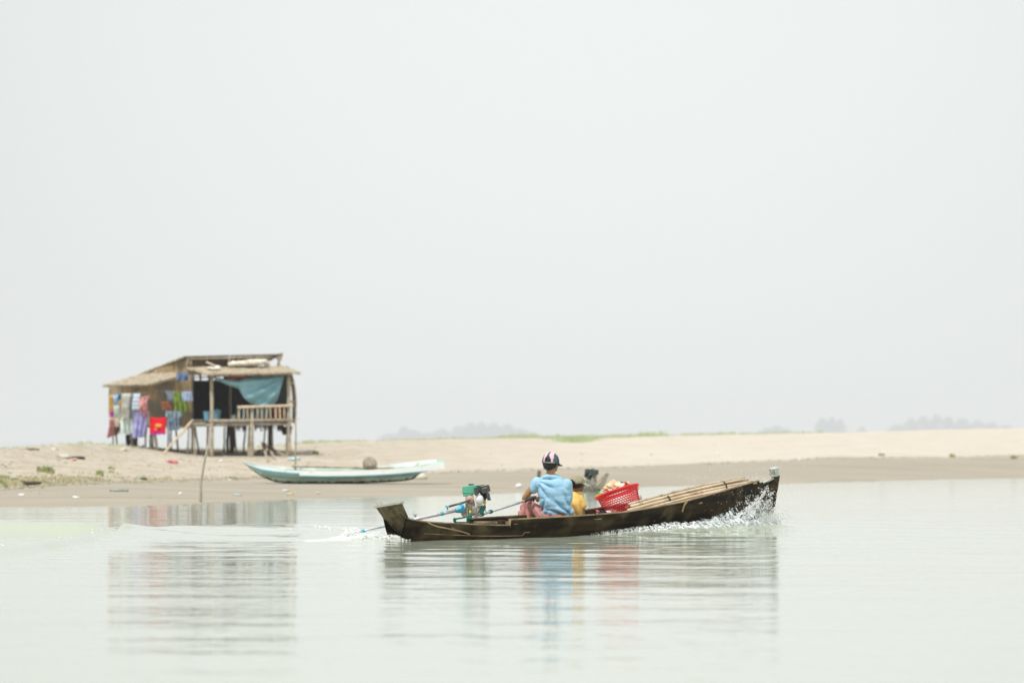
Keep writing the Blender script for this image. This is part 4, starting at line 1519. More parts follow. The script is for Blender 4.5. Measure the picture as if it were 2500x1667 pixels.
# shaft housing
q0 = E(560, 915, -.0)
q1 = BW(-1.12, .02, -.02)
k1 = W(874, 1298, 48.6)
dr = (k1 - q0)
mb = MB()
Mx = Matrix.Rotation(0, 3, 'X')
dd = dr.normalized()
zax = dd
xa = zax.cross(Vector((0, 0, 1))).normalized()
ya = zax.cross(xa).normalized()
MM = Matrix((xa, ya, zax)).transposed()
mb.lathe([(.0, -.01), (.066, -.01), (.07, .0), (.07, .022), (.05, .026), (.036, .075), (.03, .10), (0, .10)], q0, MM, n=28)
mb.build('flange', mcyan, motor)
mb = MB()
mb.tube([q0 + dr * t for t in np.linspace(.06, .5, 6)], .0235, 14)
mb.tube([q0 + dr * t for t in np.linspace(.5, 1.0, 6)], [.0235, .020, .018, .017, .015, .012], 14)
shaft = mb.build('shaft_housing', msteel, motor, smooth=True)
for t0, t1, rr_ in ((.185, .215, .028), (.475, .50, .028), (.935, .965, .021)):
    mb = MB(); mb.tube([q0 + dr * t0, q0 + dr * t1], rr_, 14); mb.build('clamp', mcyan, shaft)
mb = MB()
mb.box(q0 + dr * .455 + Vector((0, 0, .045)), (.03, .03, .03)); mb.tube([q0 + dr * .455 + Vector((-.02, 0, .05)), q0 + dr * .455 + Vector((-.03, 0, .10))], .003, 5)
mb.tube([q0 + dr * .455 + Vector((-.01, 0, .05)), q0 + dr * .455 + Vector((.03, 0, .07))], .004, 5)
mb.build('grease_fitting', malu, shaft)
mb = MB()
mb.tube([E(760, 690, -.09), E(470, 770, -.10), E(178, 850, -.11)], .0145, 12)
ex = mb.build('exhaust_pipe', mat('dark_steel', (.09, .09, .10), (.16, .16, .17), rough=.35, metal=.5, nscale=9), motor, smooth=True)
mb = MB(); mb.box(E(128, 858, -.11), (.045, .03, .028), Matrix.Rotation(R(14), 3, 'Y')); mb.box(E(140, 900, -.10), (.018, .012, .04)); mb.build('pipe_bracket', mcyan, ex, bevel=.003)
mb = MB(); mb.tube([E(1170, 800, -.08), E(1185, 870, -.085), E(1170, 930, -.08), E(1195, 1000, -.09)], .0042, 6); mb.build('throttle_cable', mblk2, motor)
# tiller
t0 = E(768, 1168, -.07)
t1 = W(1308, 1213.5, 50.0)
mb = MB()
mb.tube([t0.lerp(t1, t) for t in (0, .3, .6, .82)], .0165, 14)
til = mb.build('tiller', msteel, motor, smooth=True)
for t_ in (.155, .29):
    mb = MB(); mb.tube([t0.lerp(t1, t_), t0.lerp(t1, t_ + .03)], .025, 14); mb.build('clamp', mdgreen, til)
mb = MB(); mb.tube([t0.lerp(t1, .815), t0.lerp(t1, .99)], .021, 14); mb.build('grip', mblk2, til)
mb = MB(); mb.tube([t0.lerp(t1, .73), t0.lerp(t1, .745)], .019, 12); mb.tube([t0.lerp(t1, .80), t0.lerp(t1, .812)], .0195, 12); mb.build('tape', mat('tan_tape', (.5, .4, .2)), til)
mb = MB(); mb.box(t0 + Vector((-.01, 0, .01)), (.06, .06, .055)); mb.build('tiller_socket', mdgreen, motor, bevel=.006)

# ------------------------------------------------------------------ people
D0 = 50.2


def P(x, y, d=0.0):
    return W(1240 + x / 7.842, 1080 + y / 7.842, D0 + d)


mskin = mat('brown_skin', (.34, .17, .085), (.42, .22, .115), rough=.55, nscale=12, spec=.4)
mhair = mat('black_hair', (.006, .006, .007), (.02, .018, .016), rough=.5, nscale=40, bump=.5)


def hand(mb, w, k, curl, r=.0085, right=1):
    """palm at w heading along k, fingers curling towards curl"""
    k = k.normalized(); c = curl.normalized()
    s = k.cross(c).normalized() * right
    mb.ell(w + k * .045, (.026, .026, .026), nu=10, nv=8)
    mb.cap(w, w + k * .06, .024, .030, 10)
    mb.cap(w + s * .018 + k * .03, w - s * .018 + k * .06, .020, .020, 10)
    for q, L in ((-.030, .072), (-.010, .082), (.010, .078), (.029, .062)):
        a_ = w + k * .07 + s * q
        b_ = a_ + k * L * .32 + c * L * .20
        c2_ = b_ + c * L * .42 - k * L * .02
        d_ = c2_ + c * L * .12 - k * L * .30
        mb.cap(a_, b_, r * 1.05, r, 8); mb.cap(b_, c2_, r, r * .92, 8); mb.cap(c2_, d_, r * .92, r * .8, 8)
    a_ = w + s * .026 + k * .015
    b_ = a_ + s * .025 + k * .03 + c * .012
    mb.cap(a_, b_, .011, .0105, 8); mb.cap(b_, b_ + k * .015 + c * .03 - s * .01, .0105, .009, 8)


man = thing('person', 'person in light blue shirt, pink sarong and pink and grey cap holding the motor tiller', 'person', tuple(P(930, 1440)))
mb = MB()
mb.ell(P(812, 385, 0), (.086, .102, .112))                       # skull
mb.ell(P(868, 470, .055), (.058, .062, .066))                    # jaw
mb.ell(P(905, 515, .075), (.026, .03, .028))                     # chin
mb.ell(P(948, 440, .10), (.014, .02, .024), Matrix.Rotation(R(-30), 3, 'Z'))     # nose
mb.ell(P(925, 492, .11), (.014, .012, .009))                     # lips
mb.ell(P(930, 395, .085), (.02, .03, .012))                      # brow
mb.ell(P(936, 425, -.005), (.010, .020, .033), Matrix.Rotation(R(12), 3, 'X'))   # ear
mb.cap(P(815, 650, -.01), P(822, 480, .01), .060, .056)          # neck
mb.cap(P(620, 775, .0), P(1030, 810, .0), .058, .056)              # shoulders
mb.ell(P(850, 850, .03), (.185, .095, .17))
mb.ell(P(920, 1150, .03), (.165, .09, .20))
mb.ell(P(950, 1360, .03), (.17, .11, .09))
mb.cap(P(545, 770, 0), P(330, 1040, .03), .055, .040)            # left upper arm
mb.cap(P(330, 1045, .03), P(318, 1080, .04), .041, .036)
mb.cap(P(320, 1075, .05), P(440, 1050, .24), .038, .027)         # left forearm resting over the knee
hand(mb, P(445, 1048, .25), P(560, 1052, .29) - P(445, 1048, .25), Vector((.2, .2, -1)))
mb.cap(P(1095, 860, .04), P(1160, 1040, .12), .045, .042)        # right upper arm
mb.cap(P(1170, 1040, .12), P(700, 1040, .27), .040, .026)        # right forearm crossing in front of the chest
hand(mb, P(660, 1035, .20), P(500, 1045, -.02) - P(660, 1035, .20), Vector((-.15, -.5, -.9)), right=-1)
mb.cap(P(700, 1040, .27), P(650, 1035, .19), .026, .024)
mb.cap(P(760, 1400, .05), P(470, 1210, .28), .075, .055)         # left thigh
mb.cap(P(470, 1210, .28), P(440, 1560, .25), .052, .036)         # left shin
mb.cap(P(1080, 1400, .05), P(900, 1380, .50), .075, .055)
mb.cap(P(900, 1380, .50), P(900, 1600, .45), .050, .036)
blob('body', mb, mskin, man, .0065, 3)
mb = MB()
mb.ell(P(803, 405, -.008), (.096, .104, .088))
mb.ell(P(785, 455, -.02), (.075, .09, .055))
blob('hair', mb, mhair, man, .009, 2, lambda p, n: .003 * mn.noise(p * 90))


def shirt_fold(cen, hot):
    def f(p, n):
        x, z = p.x - cen.x, p.z - cen.z
        w_ = 0
        # diagonal pulls from the lower right, and tucks by the left armpit
        rx, rz = x - .26, z + .30                    # folds fan out from the lower right corner of the shirt
        an2 = math.atan2(rz, -rx)
        rr2 = math.hypot(rx, rz)
        fan = math.sin(an2 * 15 + 2.0 * mn.noise(p * 4))
        w_ += (.010 * fan - .030 * math.exp(-((fan + 1) / .38) ** 2)) * math.exp(-((rr2 - .20) / .16) ** 2) * min(1, rr2 / .10)
        ux, uz = x + .26, z - .20                    # and from the left arm pit
        an3 = math.atan2(-uz, ux)
        r3 = math.hypot(ux, uz)
        s4 = math.sin(an3 * 12 + 1.5 * mn.noise(p * 5))
        w_ += (.007 * s4 - .022 * math.exp(-((s4 + 1) / .4) ** 2)) * math.exp(-((r3 - .17) / .09) ** 2) * min(1, max(0, (x + .24) / .06))
        lf = math.exp(-((x + .16) / .05) ** 2) * min(1, max(0, (-.02 - z) / .1))
        s5 = math.sin((x * .95 - z * .35) * 75)
        w_ += lf * (.008 * s5 - .018 * math.exp(-((s5 + 1) / .4) ** 2))
        w_ += .008 * mn.noise(Vector((p.x * 5, p.y * 5, p.z * 3))) + .002 * mn.noise(p * 24)
        return w_ * hot
    return f


mb = MB()
mb.ell(P(825, 680, .0), (.145, .085, .062))
mb.cap(P(590, 790, .0), P(1100, 840, .0), .082, .082)
mb.cap(P(720, 730, .0), P(960, 740, .0), .075, .075)
mb.ell(P(850, 860, .0), (.208, .125, .15))
mb.ell(P(880, 960, .0), (.212, .135, .17))
mb.ell(P(905, 1120, .0), (.208, .135, .17))
mb.ell(P(935, 1270, .0), (.198, .13, .12))
mb.cap(P(745, 1350, .02), P(1150, 1345, .02), .075, .08)
mb.cap(P(560, 765, .0), P(485, 885, .02), .078, .066)
mb.cap(P(1130, 800, .0), P(1165, 1060, .03), .075, .055)
sh_c = P(900, 1020)
blob('shirt', mb, cloth_mat('light_blue_shirt', (.31, .52, .70), .88), man, .0085, 4, shirt_fold(sh_c, 1.0))
# neckline rib
msar = mat('pink_sarong', (.36, .155, .145), (.52, .26, .24), rough=.9, nscale=30, stretch=(1, 1, .35), bump=.35, bscale=40, spec=.1)
mb = MB()
mb.ell(P(960, 1405, .04), (.205, .15, .065))
mb.cap(P(700, 1430, .02), P(450, 1205, .24), .078, .068)
mb.cap(P(640, 1430, -.03), P(560, 1300, .08), .06, .06)
mb.cap(P(330, 1130, .34), P(255, 1450, .26), .040, .060)
mb.cap(P(300, 1200, .32), P(215, 1460, .26), .030, .048)
mb.cap(P(400, 1120, .34), P(360, 1300, .32), .045, .05)
mb.cap(P(340, 1150, .34), P(450, 1100, .30), .045, .05)
mb.cap(P(380, 1300, .30), P(400, 1480, .28), .04, .075)
mb.cap(P(1000, 1400, .1), P(900, 1380, .50), .08, .07)
blob('sarong', mb, msar, man, .009, 3, lambda p, n: .007 * math.sin((p.x * 1 + p.z * .55) * 75 + 3 * mn.noise(p * 6)) + .006 * mn.noise(p * 14))


def cap_dome(name, c, r, parent, fn_mat, mats, tilt=0.0, zc=-.02, amp=0.0, nu=48, nv=14):
    mb = MB()
    Mr = Matrix.Rotation(tilt, 3, 'Y')
    ring = []
    for j in range(nv + 1):
        ph = (math.pi / 2 + .12) * j / nv
        for k in range(nu):
            t = 2 * math.pi * k / nu
            q = Vector((r[0] * math.sin(ph) * math.cos(t), r[1] * math.sin(ph) * math.sin(t), r[2] * math.cos(ph)))
            if amp:
                q *= 1 + amp * mn.noise(q * 22)
            ring.append(c + Mr @ q)
    fs, mi = [], []
    for j in range(nv):
        for k in range(nu):
            k2 = (k + 1) % nu
            fs.append((j * nu + k, (j + 1) * nu + k, (j + 1) * nu + k2, j * nu + k2))
            mi.append(fn_mat((k + .5) / nu * 360, (j + .5) / nv))
    mb.v = [tuple(q) for q in ring]
    mb.f = fs
    mb.mi = mi
    return mb.build(name, mats, parent, smooth=True, solid=.004, fix=False)


mpink = cloth_mat('pink_cap_cloth', (.60, .43, .50))
mgrey = cloth_mat('dark_grey_cap_cloth', (.07, .10, .13))
mstrap = cloth_mat('grey_strap', (.30, .30, .29))


def capm(az, h):
    az = (az + 180) % 360 - 180
    d_ = (az + 113 + 180) % 360 - 180
    if abs(d_) < 26 * math.sqrt(max(0, 1 - ((1 - h) / .46) ** 2)) and h > .54:
        return 3 if h < .93 else 2
    if h > .93 and -150 < az < -60:
        return 2
    if abs(d_) < 8 + 4 * (1 - h) * 1.5:
        return 1
    for c_ in (-43, 177):
        e_ = (az - c_ + 180) % 360 - 180
        if h > .36 and abs(e_) < 32 * math.sqrt(max(0, 1 - ((1 - h) / .66) ** 2)):
            return 1
    return 0


cc = P(820, 372, .0)
capo = cap_dome('cap', cc, (.112, .118, .135), man, capm, [mpink, mgrey, mstrap, mhair], tilt=R(2))


def brim(c, r, az0, az1, out, drop, parent, m, z0=-.012):
    mb = MB()

    def f(i, j):
        az = R(az0 + (az1 - az0) * i)
        rr_ = r * .97 + out * j * (max(0, math.sin(math.pi * i)) ** .55)
        e_ = 1 - .15 * math.cos(2 * (az - R((az0 + az1) / 2)))
        return c + Vector((rr_ * math.cos(az), rr_ * math.sin(az), z0 - drop * j * (max(0, math.sin(math.pi * i)) ** .5) - .018 * (2 * i - 1) ** 2))
    mb.grid(f, 20, 5)
    return mb.build('brim', m, parent, smooth=True, solid=.005)


brim(cc, .112, -18, 112, .068, .042, capo, mgrey)

# the younger passenger
kid = thing('person', 'smaller person in yellow shirt and olive cap sitting behind the man in blue', 'person', tuple(P(1330, 1440, .75)))
K = .75
mb = MB()
mb.ell(P(1310, 800, K), (.080, .092, .100))
mb.ell(P(1362, 875, K + .045), (.05, .055, .055))
mb.ell(P(1388, 915, K + .06), (.024, .028, .024))
mb.ell(P(1436, 850, K + .09), (.012, .016, .018))
mb.ell(P(1420, 888, K + .09), (.012, .012, .008))
mb.ell(P(1418, 828, K - .012), (.009, .018, .028))
mb.cap(P(1300, 1010, K - .01), P(1305, 880, K), .050, .046)
mb.ell(P(1280, 1120, K + .02), (.125, .075, .13))
mb.ell(P(1280, 1320, K + .02), (.13, .08, .14))
mb.cap(P(1390, 1070, K), P(1432, 1290, K - .02), .044, .035)
mb.cap(P(1432, 1290, K - .02), P(1436, 1420, K - .03), .034, .025)
hand(mb, P(1436, 1425, K - .03), Vector((0, .1, -1)), Vector((-.6, .5, -.3)))
mb.cap(P(1180, 1060, K), P(1150, 1300, K + .05), .044, .034)
mb.cap(P(1150, 1300, K + .05), P(1200, 1430, K + .15), .033, .024)
hand(mb, P(1200, 1430, K + .15), Vector((.2, .4, -1)), Vector((.6, .5, -.3)))
mb.cap(P(1330, 1450, K), P(1400, 1420, K + .36), .066, .05)
mb.cap(P(1230, 1450, K), P(1230, 1420, K + .36), .066, .05)
mb.cap(P(1400, 1420, K + .36), P(1400, 1560, K + .32), .045, .033)
mb.cap(P(1230, 1420, K + .36), P(1230, 1560, K + .32), .045, .033)
blob('body', mb, mat('darker_skin', (.25, .115, .06), (.31, .15, .08), rough=.55, nscale=12, spec=.4), kid, .0065, 3)
mb = MB()
mb.ell(P(1300, 805, K - .008), (.088, .096, .072))
blob('hair', mb, mhair, kid, .009, 2, lambda p, n: .003 * mn.noise(p * 90))
mb = MB()
mb.ell(P(1290, 985, K), (.10, .07, .05))
mb.cap(P(1185, 1035, K), P(1360, 1060, K), .062, .062)
mb.ell(P(1272, 1150, K), (.140, .10, .16))
mb.cap(P(1265, 1180, K), P(1272, 1330, K), .125, .12)
mb.cap(P(1370, 1040, K), P(1432, 1215, K - .02), .062, .056)
mb.cap(P(1200, 1050, K), P(1160, 1220, K + .03), .062, .052)
kc = P(1290, 1200, K)


def kfold(p, n):
    x, z = p.x - kc.x, p.z - kc.z
    s6 = math.sin((x * .9 + z * .40) * 46 + 2 * mn.noise(p * 4))
    return (.010 * s6 - .022 * math.exp(-((s6 + 1) / .4) ** 2)) * min(1, max(.1, (.08 - z) / .15)) * (1 if x < .08 else .3) + .006 * mn.noise(p * 8)


blob('shirt', mb, cloth_mat('yellow_shirt', (.90, .54, .16), .9), kid, .0085, 3, kfold)
mb = MB()
mb.ell(P(1280, 1425, K + .03), (.15, .13, .05))
mb.cap(P(1330, 1440, K), P(1390, 1425, K + .3), .075, .065)
mb.cap(P(1230, 1440, K), P(1230, 1425, K + .3), .075, .065)
blob('shorts', mb, cloth_mat('dark_shorts', (.08, .07, .07)), kid, .012, 3)
molive = cloth_mat('olive_cap_cloth', (.30, .27, .18), .72)


def kcm(az, h):
    d_ = (az + 128 + 180) % 360 - 180
    if h > .60 and abs(d_) < 30 * math.sqrt(max(0, 1 - ((1 - h) / .4) ** 2)):
        return 1
    return 0


kcc = P(1312, 775, K)
kcap = cap_dome('cap', kcc, (.112, .118, .100), kid, kcm, [molive, mhair], tilt=R(-6), amp=.07)
brim(kcc, .104, -25, 110, .055, .03, kcap, molive)

# ------------------------------------------------------------------ basket and cargo
DBk = 51.65


def Q(x, y, d=0.0):
    return W(1400 + x / 8.7125, 1100 + y / 8.7125, DBk + d)


mred = mat('red_plastic', (.88, .055, .08), (.90, .13, .15), rough=.4, nscale=5, spec=.5)
nt = mred.node_tree
nt.nodes['Principled BSDF'].inputs['Transmission Weight'].default_value = 0.0
tr = nt.nodes.new('ShaderNodeBsdfTranslucent'); tr.inputs[0].default_value = (.95, .16, .18, 1)
ms_ = nt.nodes.new('ShaderNodeMixShader'); ms_.inputs[0].default_value = .6
nt.links.new(nt.nodes['Principled BSDF'].outputs[0], ms_.inputs[1]); nt.links.new(tr.outputs[0], ms_.inputs[2])
nt.links.new(ms_.outputs[0], nt.nodes['Material Output'].inputs['Surface'])
rc = Q(925, 862)
ax = (Matrix.Rotation(R(-8), 3, 'X') @ Matrix.Rotation(R(-18.6), 3, 'Y'))
Hb = .36
bk = thing('basket', 'tilted red plastic basket with perforated sides standing among the cargo', 'basket', tuple(rc - ax @ Vector((0, 0, Hb))))


def bpnt(t, h, dr_=0.0):
    r = .218 + (.285 - .218) * (h / Hb) + dr_
    return rc + ax @ Vector((r * math.cos(t), r * math.sin(t), h - Hb))


mb = MB()
rows, ncl = 10, 46
h0, h1 = .02, Hb - .045
dh = (h1 - h0) / rows
for rI in range(rows):
    for cI in range(ncl):
        sh = .5 * (rI % 2)
        t0_, t1_ = 2 * math.pi * (cI + sh) / ncl, 2 * math.pi * (cI + 1 + sh) / ncl
        ha, hb_ = h0 + rI * dh, h0 + (rI + 1) * dh
        tm, hm_ = (t0_ + t1_) / 2, (ha + hb_) / 2
        out_, in_ = [], []
        for k in range(8):
            an_ = math.pi / 4 * k
            cx_, sy_ = math.cos(an_), math.sin(an_)
            sc_ = 1 / max(abs(cx_), abs(sy_))
            out_.append(bpnt(tm + cx_ * sc_ * (t1_ - t0_) / 2, hm_ + sy_ * sc_ * dh / 2))
            in_.append(bpnt(tm + cx_ * .40 * (t1_ - t0_), hm_ + sy_ * .43 * dh))
        mb.add(out_ + in_, [(k, (k + 1) % 8, 8 + (k + 1) % 8, 8 + k) for k in range(8)])
mb.grid(lambda i, j: bpnt(i * 2 * math.pi, h1 + (Hb - h1) * j), 58, 1)
mb.grid(lambda i, j: bpnt(i * 2 * math.pi, h0 * j * 1.0), 58, 1)
mb.add([bpnt(2 * math.pi * k / 32, 0) for k in range(32)], [tuple(range(32))])
mb.build('side_wall', mred, bk, solid=.004, fix=False)
mb = MB()
mb.lathe([(.283, -.012), (.308, -.016), (.312, -.006), (.308, .004), (.283, .002)], rc, ax, n=64)
mb.build('rim', mred, bk, smooth=False)
mor = mat('orange_rope', (.75, .33, .06), (.8, .42, .1), nscale=20)
mb = MB(); mb.tube([Q(460, 985, -.02), Q(520, 955, -.06), Q(612, 900, -.12)], .014, 8); mb.build('handle', mor, bk, smooth=True)
mb = MB(); mb.tube([Q(1345, 750, -.08), Q(1385, 775, -.08), Q(1385, 820, -.07), Q(1355, 835, -.07)], .006, 8); mb.build('handle', mor, bk, smooth=True)
mpeach = mat('peach_plastic_bag', (.74, .40, .20), (.84, .68, .52), rough=.4, nscale=7, bump=.7, bdist=.02)
bg_ = thing('plastic_bag', 'crumpled peach plastic bag piled on top of the red basket', 'bag', tuple(Q(900, 800, .05)))
mb = MB()
mb.ell(Q(800, 775, .02), (.075, .09, .07), jit=.5)
mb.ell(Q(870, 735, .05), (.08, .10, .055), jit=.5)
mb.ell(Q(960, 745, .05), (.12, .12, .05), jit=.5)
mb.ell(Q(720, 820, .04), (.06, .09, .05), jit=.5)
mb.cap(Q(840, 700, .02), Q(850, 630, .03), .03, .018)
blob('body', mb, mpeach, bg_, .008, 1, lambda p, n: .010 * mn.noise(p * 22) + .006 * mn.noise(p * 50))
for x, y, rx, rz_, c_, nm, lab in ((1030, 690, .03, .018, (.03, .04, .12), 'cloth_bundle', 'small navy bundle on top of the red basket'),
                                   (1115, 690, .035, .02, (.40, .10, .05), 'cloth_bundle', 'small reddish brown bundle right of the navy one'),
                                   (1165, 688, .025, .022, (.78, .50, .36), 'cloth_bundle', 'pale peach bundle at the right of the basket top')):
    mb = MB(); mb.ell(Q(x, y, .02), (rx, .05, rz_), jit=.5)
    tag(mb.build(nm, mat(nm + '_stuff', c_), None, loc=tuple(Q(x, y, .02)), smooth=True), lab, 'bundle', 'bundles in the basket')
bt = thing('bottle', 'bottle with green cap poking out at the left of the basket', 'bottle', tuple(Q(570, 1080, .0)))
mb = MB(); mb.tube([Q(575, 1060, -.03), Q(548, 960, -.03), Q(540, 925, -.03), Q(532, 905, -.03)], [.03, .03, .014, .012], 14); mb.build('body', mat('bottle_green', (.25, .45, .25), rough=.2), bt, smooth=True)
mb = MB(); mb.tube([Q(535, 915, -.03), Q(515, 865, -.03)], .017, 14); mb.build('cap', mat('green_cap', (.02, .50, .16), rough=.35), bt)
# cloths and bags round the basket
for x, y, sz, c_, nm, lab, cat_ in ((380, 1370, (.075, .05, .03), (.72, .22, .22), 'cloth', 'pinkish red cloth inside the boat left of the basket', 'cloth'),
                                    (500, 1330, (.04, .05, .04), (.62, .12, .15), 'cloth', 'dark red cloth corner against the basket foot', 'cloth'),
                                    (600, 1318, (.06, .05, .035), (.015, .012, .012), 'bag', 'black bag wedged at the left foot of the basket', 'bag'),
                                    (800, 1300, (.08, .04, .035), (.60, .62, .60), 'plastic_bag', 'pale grey bag in front of the basket foot', 'bag'),
                                    (900, 1325, (.10, .03, .025), (.70, .28, .26), 'cloth', 'pink cloth strip in front of the basket foot', 'cloth'),
                                    (1420, 1010, (.03, .05, .035), (.82, .80, .84), 'plastic_bag', 'white plastic bag behind the right side of the basket', 'bag')):
    mb = MB(); mb.ell(Q(x, y, -.16 if x < 1000 else .1), sz, nu=20, nv=12, jit=.7)
    tag(mb.build(nm, mat(nm + '_stuff', c_, tuple(min(.9, q * 1.3) for q in c_), nscale=20, bump=.6), None, loc=tuple(Q(x, y, -.1)), smooth=True), lab, cat_)
mb = MB(); mb.grid(lambda i, j: Q(190 + 350 * i, 1330 + 50 * j - 25 * i * (1 - j), .10 + .02 * math.sin(i * 20)), 16, 3)
tag(mb.build('net', mat('aqua_net', (.36, .56, .50), (.5, .68, .62), nscale=30), None, loc=tuple(Q(300, 1350, .1)), solid=.004), 'pale aqua net edge behind the gunwale beside the yellow shirt', 'net')
mb = MB(); mb.tube([Q(325, 1370, 0), Q(335, 1220, 0), Q(362, 1045, 0)], .0022, 5)
tag(mb.build('rod', M['pole_dark'], None, loc=tuple(Q(325, 1370, 0))), 'thin upright twig between the yellow shirt and the basket', 'rod')

# bamboo bundle
bun = thing('bamboo_bundle', 'long bundle of pale bamboo poles tied with black straps in the bow', 'bamboo', tuple(L2W(BL(1600, 1245, .1))))
random.seed(11)
B0 = [(1528, 1238, -.05, 1812, 1166, .0), (1536, 1231.5, .02, 1817, 1165.5, .05), (1556, 1242, .08, 1806, 1172, .05), (1578, 1239, .13, 1826, 1170.5, .03), (1534, 1246, .17, 1838, 1174.5, .10),
      (1600, 1242.5, .21, 1850, 1174, .07), (1541, 1236, .09, 1818, 1168.5, .08), (1566, 1246.5, .23, 1846, 1177.5, .12), (1545, 1229.5, -.06, 1796, 1171, -.06), (1620, 1234, .15, 1838, 1174.5, .05),
      (1552, 1249, .26, 1770, 1196, .2)]
mbs = [mat('pale_bamboo_a', (.60, .47, .33), (.74, .62, .47), rough=.5, nscale=5, c3=(.36, .25, .14), n3=7, lo3=.58, hi3=.75),
       mat('pale_bamboo_b', (.52, .40, .26), (.68, .55, .40), rough=.5, nscale=5, c3=(.33, .22, .12), n3=7, lo3=.55, hi3=.72),
       mat('grey_bamboo', (.42, .36, .26), (.56, .49, .38), rough=.6, nscale=5, c3=(.25, .19, .11), n3=7, lo3=.52, hi3=.7)]
for k, (x0, y0, v0, x1, y1, v1) in enumerate(B0):
    a_, b_ = L2W(BL(x0, y0, v0)), L2W(BL(x1, y1, v1))
    mb = MB()
    n_ = 15
    off_ = Vector((0, 0, .018))
    pts, rr_ = [], []
    for i in range(n_):
        t = i / (n_ - 1)
        pts.append(a_.lerp(b_, t) + off_ * math.sin(math.pi * t) * (.9 * ((k * 29) % 10) / 10) + Vector((0, 0, .012 * math.sin(math.pi * t))))
        rr_.append((.024 - .0085 * t) * (1.08 if i % 3 == 0 else 1) * (.85 + .3 * ((k * 37) % 10) / 10))
    mb.tube(pts, rr_, 9)
    mb.build('bamboo_pole', mbs[k % 3 if y0 > 1236 else 2 * (k % 2)], bun, smooth=True)
mstr = mat('black_strap', (.012, .012, .012), (.03, .03, .03), rough=.5)
for cx_, top, bot in ((1630, 1210.5, 1233), (1767, 1176.5, 1193)):
    a_, b_ = L2W(BL(cx_ - 5, top, -.08)), L2W(BL(cx_ + 8, bot, .22))
    m_ = L2W(BL(cx_ + 6, (top + bot) / 2 - 3, .21))
    t_ = L2W(BL(cx_ + 1, top + .5, .10))
    mb = MB()
    mb.tube([a_, t_ + Vector((0, 0, .004)), m_, b_, b_ + Vector((0, .1, -.03))], .011, 8)
    mb.build('strap', mstr, bun, smooth=True)

# ------------------------------------------------------------------ spray and foam
mspray = mat('white_spray', (.80, .82, .82), (.90, .91, .91), rough=.35, nscale=5, spec=.5)
OV = [Vector(v) for v in ((1, 0, 0), (-1, 0, 0), (0, 1, 0), (0, -1, 0), (0, 0, 1), (0, 0, -1))]
OF = [(0, 2, 4), (2, 1, 4), (1, 3, 4), (3, 0, 4), (2, 0, 5), (1, 2, 5), (3, 1, 5), (0, 3, 5)]


def drop(mb, c, r, dirv=None, st=1.0):
    if dirv is None:
        vs = [c + v * r for v in OV]
    else:
        dirv = dirv.normalized()
        vs = [c + v * r + dirv * (v.dot(dirv) * r * (st - 1)) for v in OV]
    mb.add(vs, OF)


random.seed(5)
mb = MB()
n = 0
while n < 4600:
    u_ = random.uniform(5.3, 7.6)
    hm_ = float(np.interp(u_, [5.3, 5.9, 6.3, 6.8, 7.2, 7.6], [.10, .20, .36, .56, .44, .16]))
    h_ = hm_ * random.random() ** 1.7
    cl = mn.noise(Vector((u_ * 6, h_ * 9, 2)))
    cl2 = mn.noise(Vector((u_ * 14 + h_ * 18, h_ * 6, 8)))
    if random.random() > .16 + 1.3 * cl + 1.3 * cl2:
        continue
    v_ = bw(min(u_, 7.25)) * (.7 + .3 * h_ / .5) + .02 + random.random() ** 1.5 * .28 * (.3 + h_ / hm_)
    r_ = (.0020 + .0058 * random.random() ** 3) * (1.5 - .7 * h_ / hm_)
    drop(mb, BW(u_, v_, .07 + h_), r_, Vector((-.35, -.2, 1)) if u_ < 6.9 else Vector((.1, -.3, 1)), random.uniform(1, 3.2))
    n += 1
# ropes of water thrown up in arcs
for (u0, z0, u1, z1, nn) in ((6.45, .20, 6.95, .62, 240), (6.2, .15, 6.75, .50, 200), (6.7, .12, 7.12, .55, 160), (5.9, .14, 6.45, .36, 160), (6.9, .12, 7.2, .34, 120)):
    for _ in range(nn):
        t = random.random()
        uu, zz = u0 + (u1 - u0) * t, z0 + (z1 - z0) * (t ** 1.25)
        drop(mb, BW(uu + random.gauss(0, .012 + .02 * t), bw(min(uu, 7.2)) + .12 + random.gauss(0, .02), zz + random.gauss(0, .012)), random.uniform(.003, .010 - .004 * t), Vector((u1 - u0, -.1, z1 - z0)), 2.5)
for _ in range(420):                                    # stray drops flying wide
    u_ = random.gauss(6.4, .7)
    drop(mb, BW(u_, bw(min(u_, 7.2)) + random.uniform(-.5, .5), abs(random.gauss(.45, .28)) + .1), random.uniform(.0015, .0048))
for _ in range(26):
    q = L2W(BL(random.gauss(1700, 28), random.gauss(1168, 8), -.2))
    drop(mb, q, random.uniform(.002, .006))
for _ in range(40):
    q = L2W(BL(random.gauss(1850, 9), random.gauss(1168, 5), .1))
    drop(mb, q, random.uniform(.003, .007))
sp_ = mb.build('spray', mspray, None, loc=tuple(BW(6.5, .3, 0)), fix=False)
tag(sp_, 'white spray thrown up by the bow', 'spray', None, 'stuff')

msheet = bpy.data.materials.new('thin_water_sheet')
msheet.use_nodes = True
nt = msheet.node_tree
p = nt.nodes['Principled BSDF']
p.inputs['Base Color'].default_value = (.66, .73, .74, 1)
p.inputs['Roughness'].default_value = .15
tc = nt.nodes.new('ShaderNodeTexCoord')
mp = nt.nodes.new('ShaderNodeMapping')
mp.inputs['Scale'].default_value = (1, 1, .35)
mp.inputs['Rotation'].default_value = (0, .5, 0)
nt.links.new(tc.outputs['Object'], mp.inputs[0])
mr = nt.nodes.new('ShaderNodeMapRange')
mr.inputs['From Min'].default_value = .50
mr.inputs['From Max'].default_value = .56
nt.links.new(NZ(nt, mp.outputs[0], 16, 5, .7), mr.inputs['Value'])
nt.links.new(mr.outputs[0], p.inputs['Alpha'])
mb = MB()


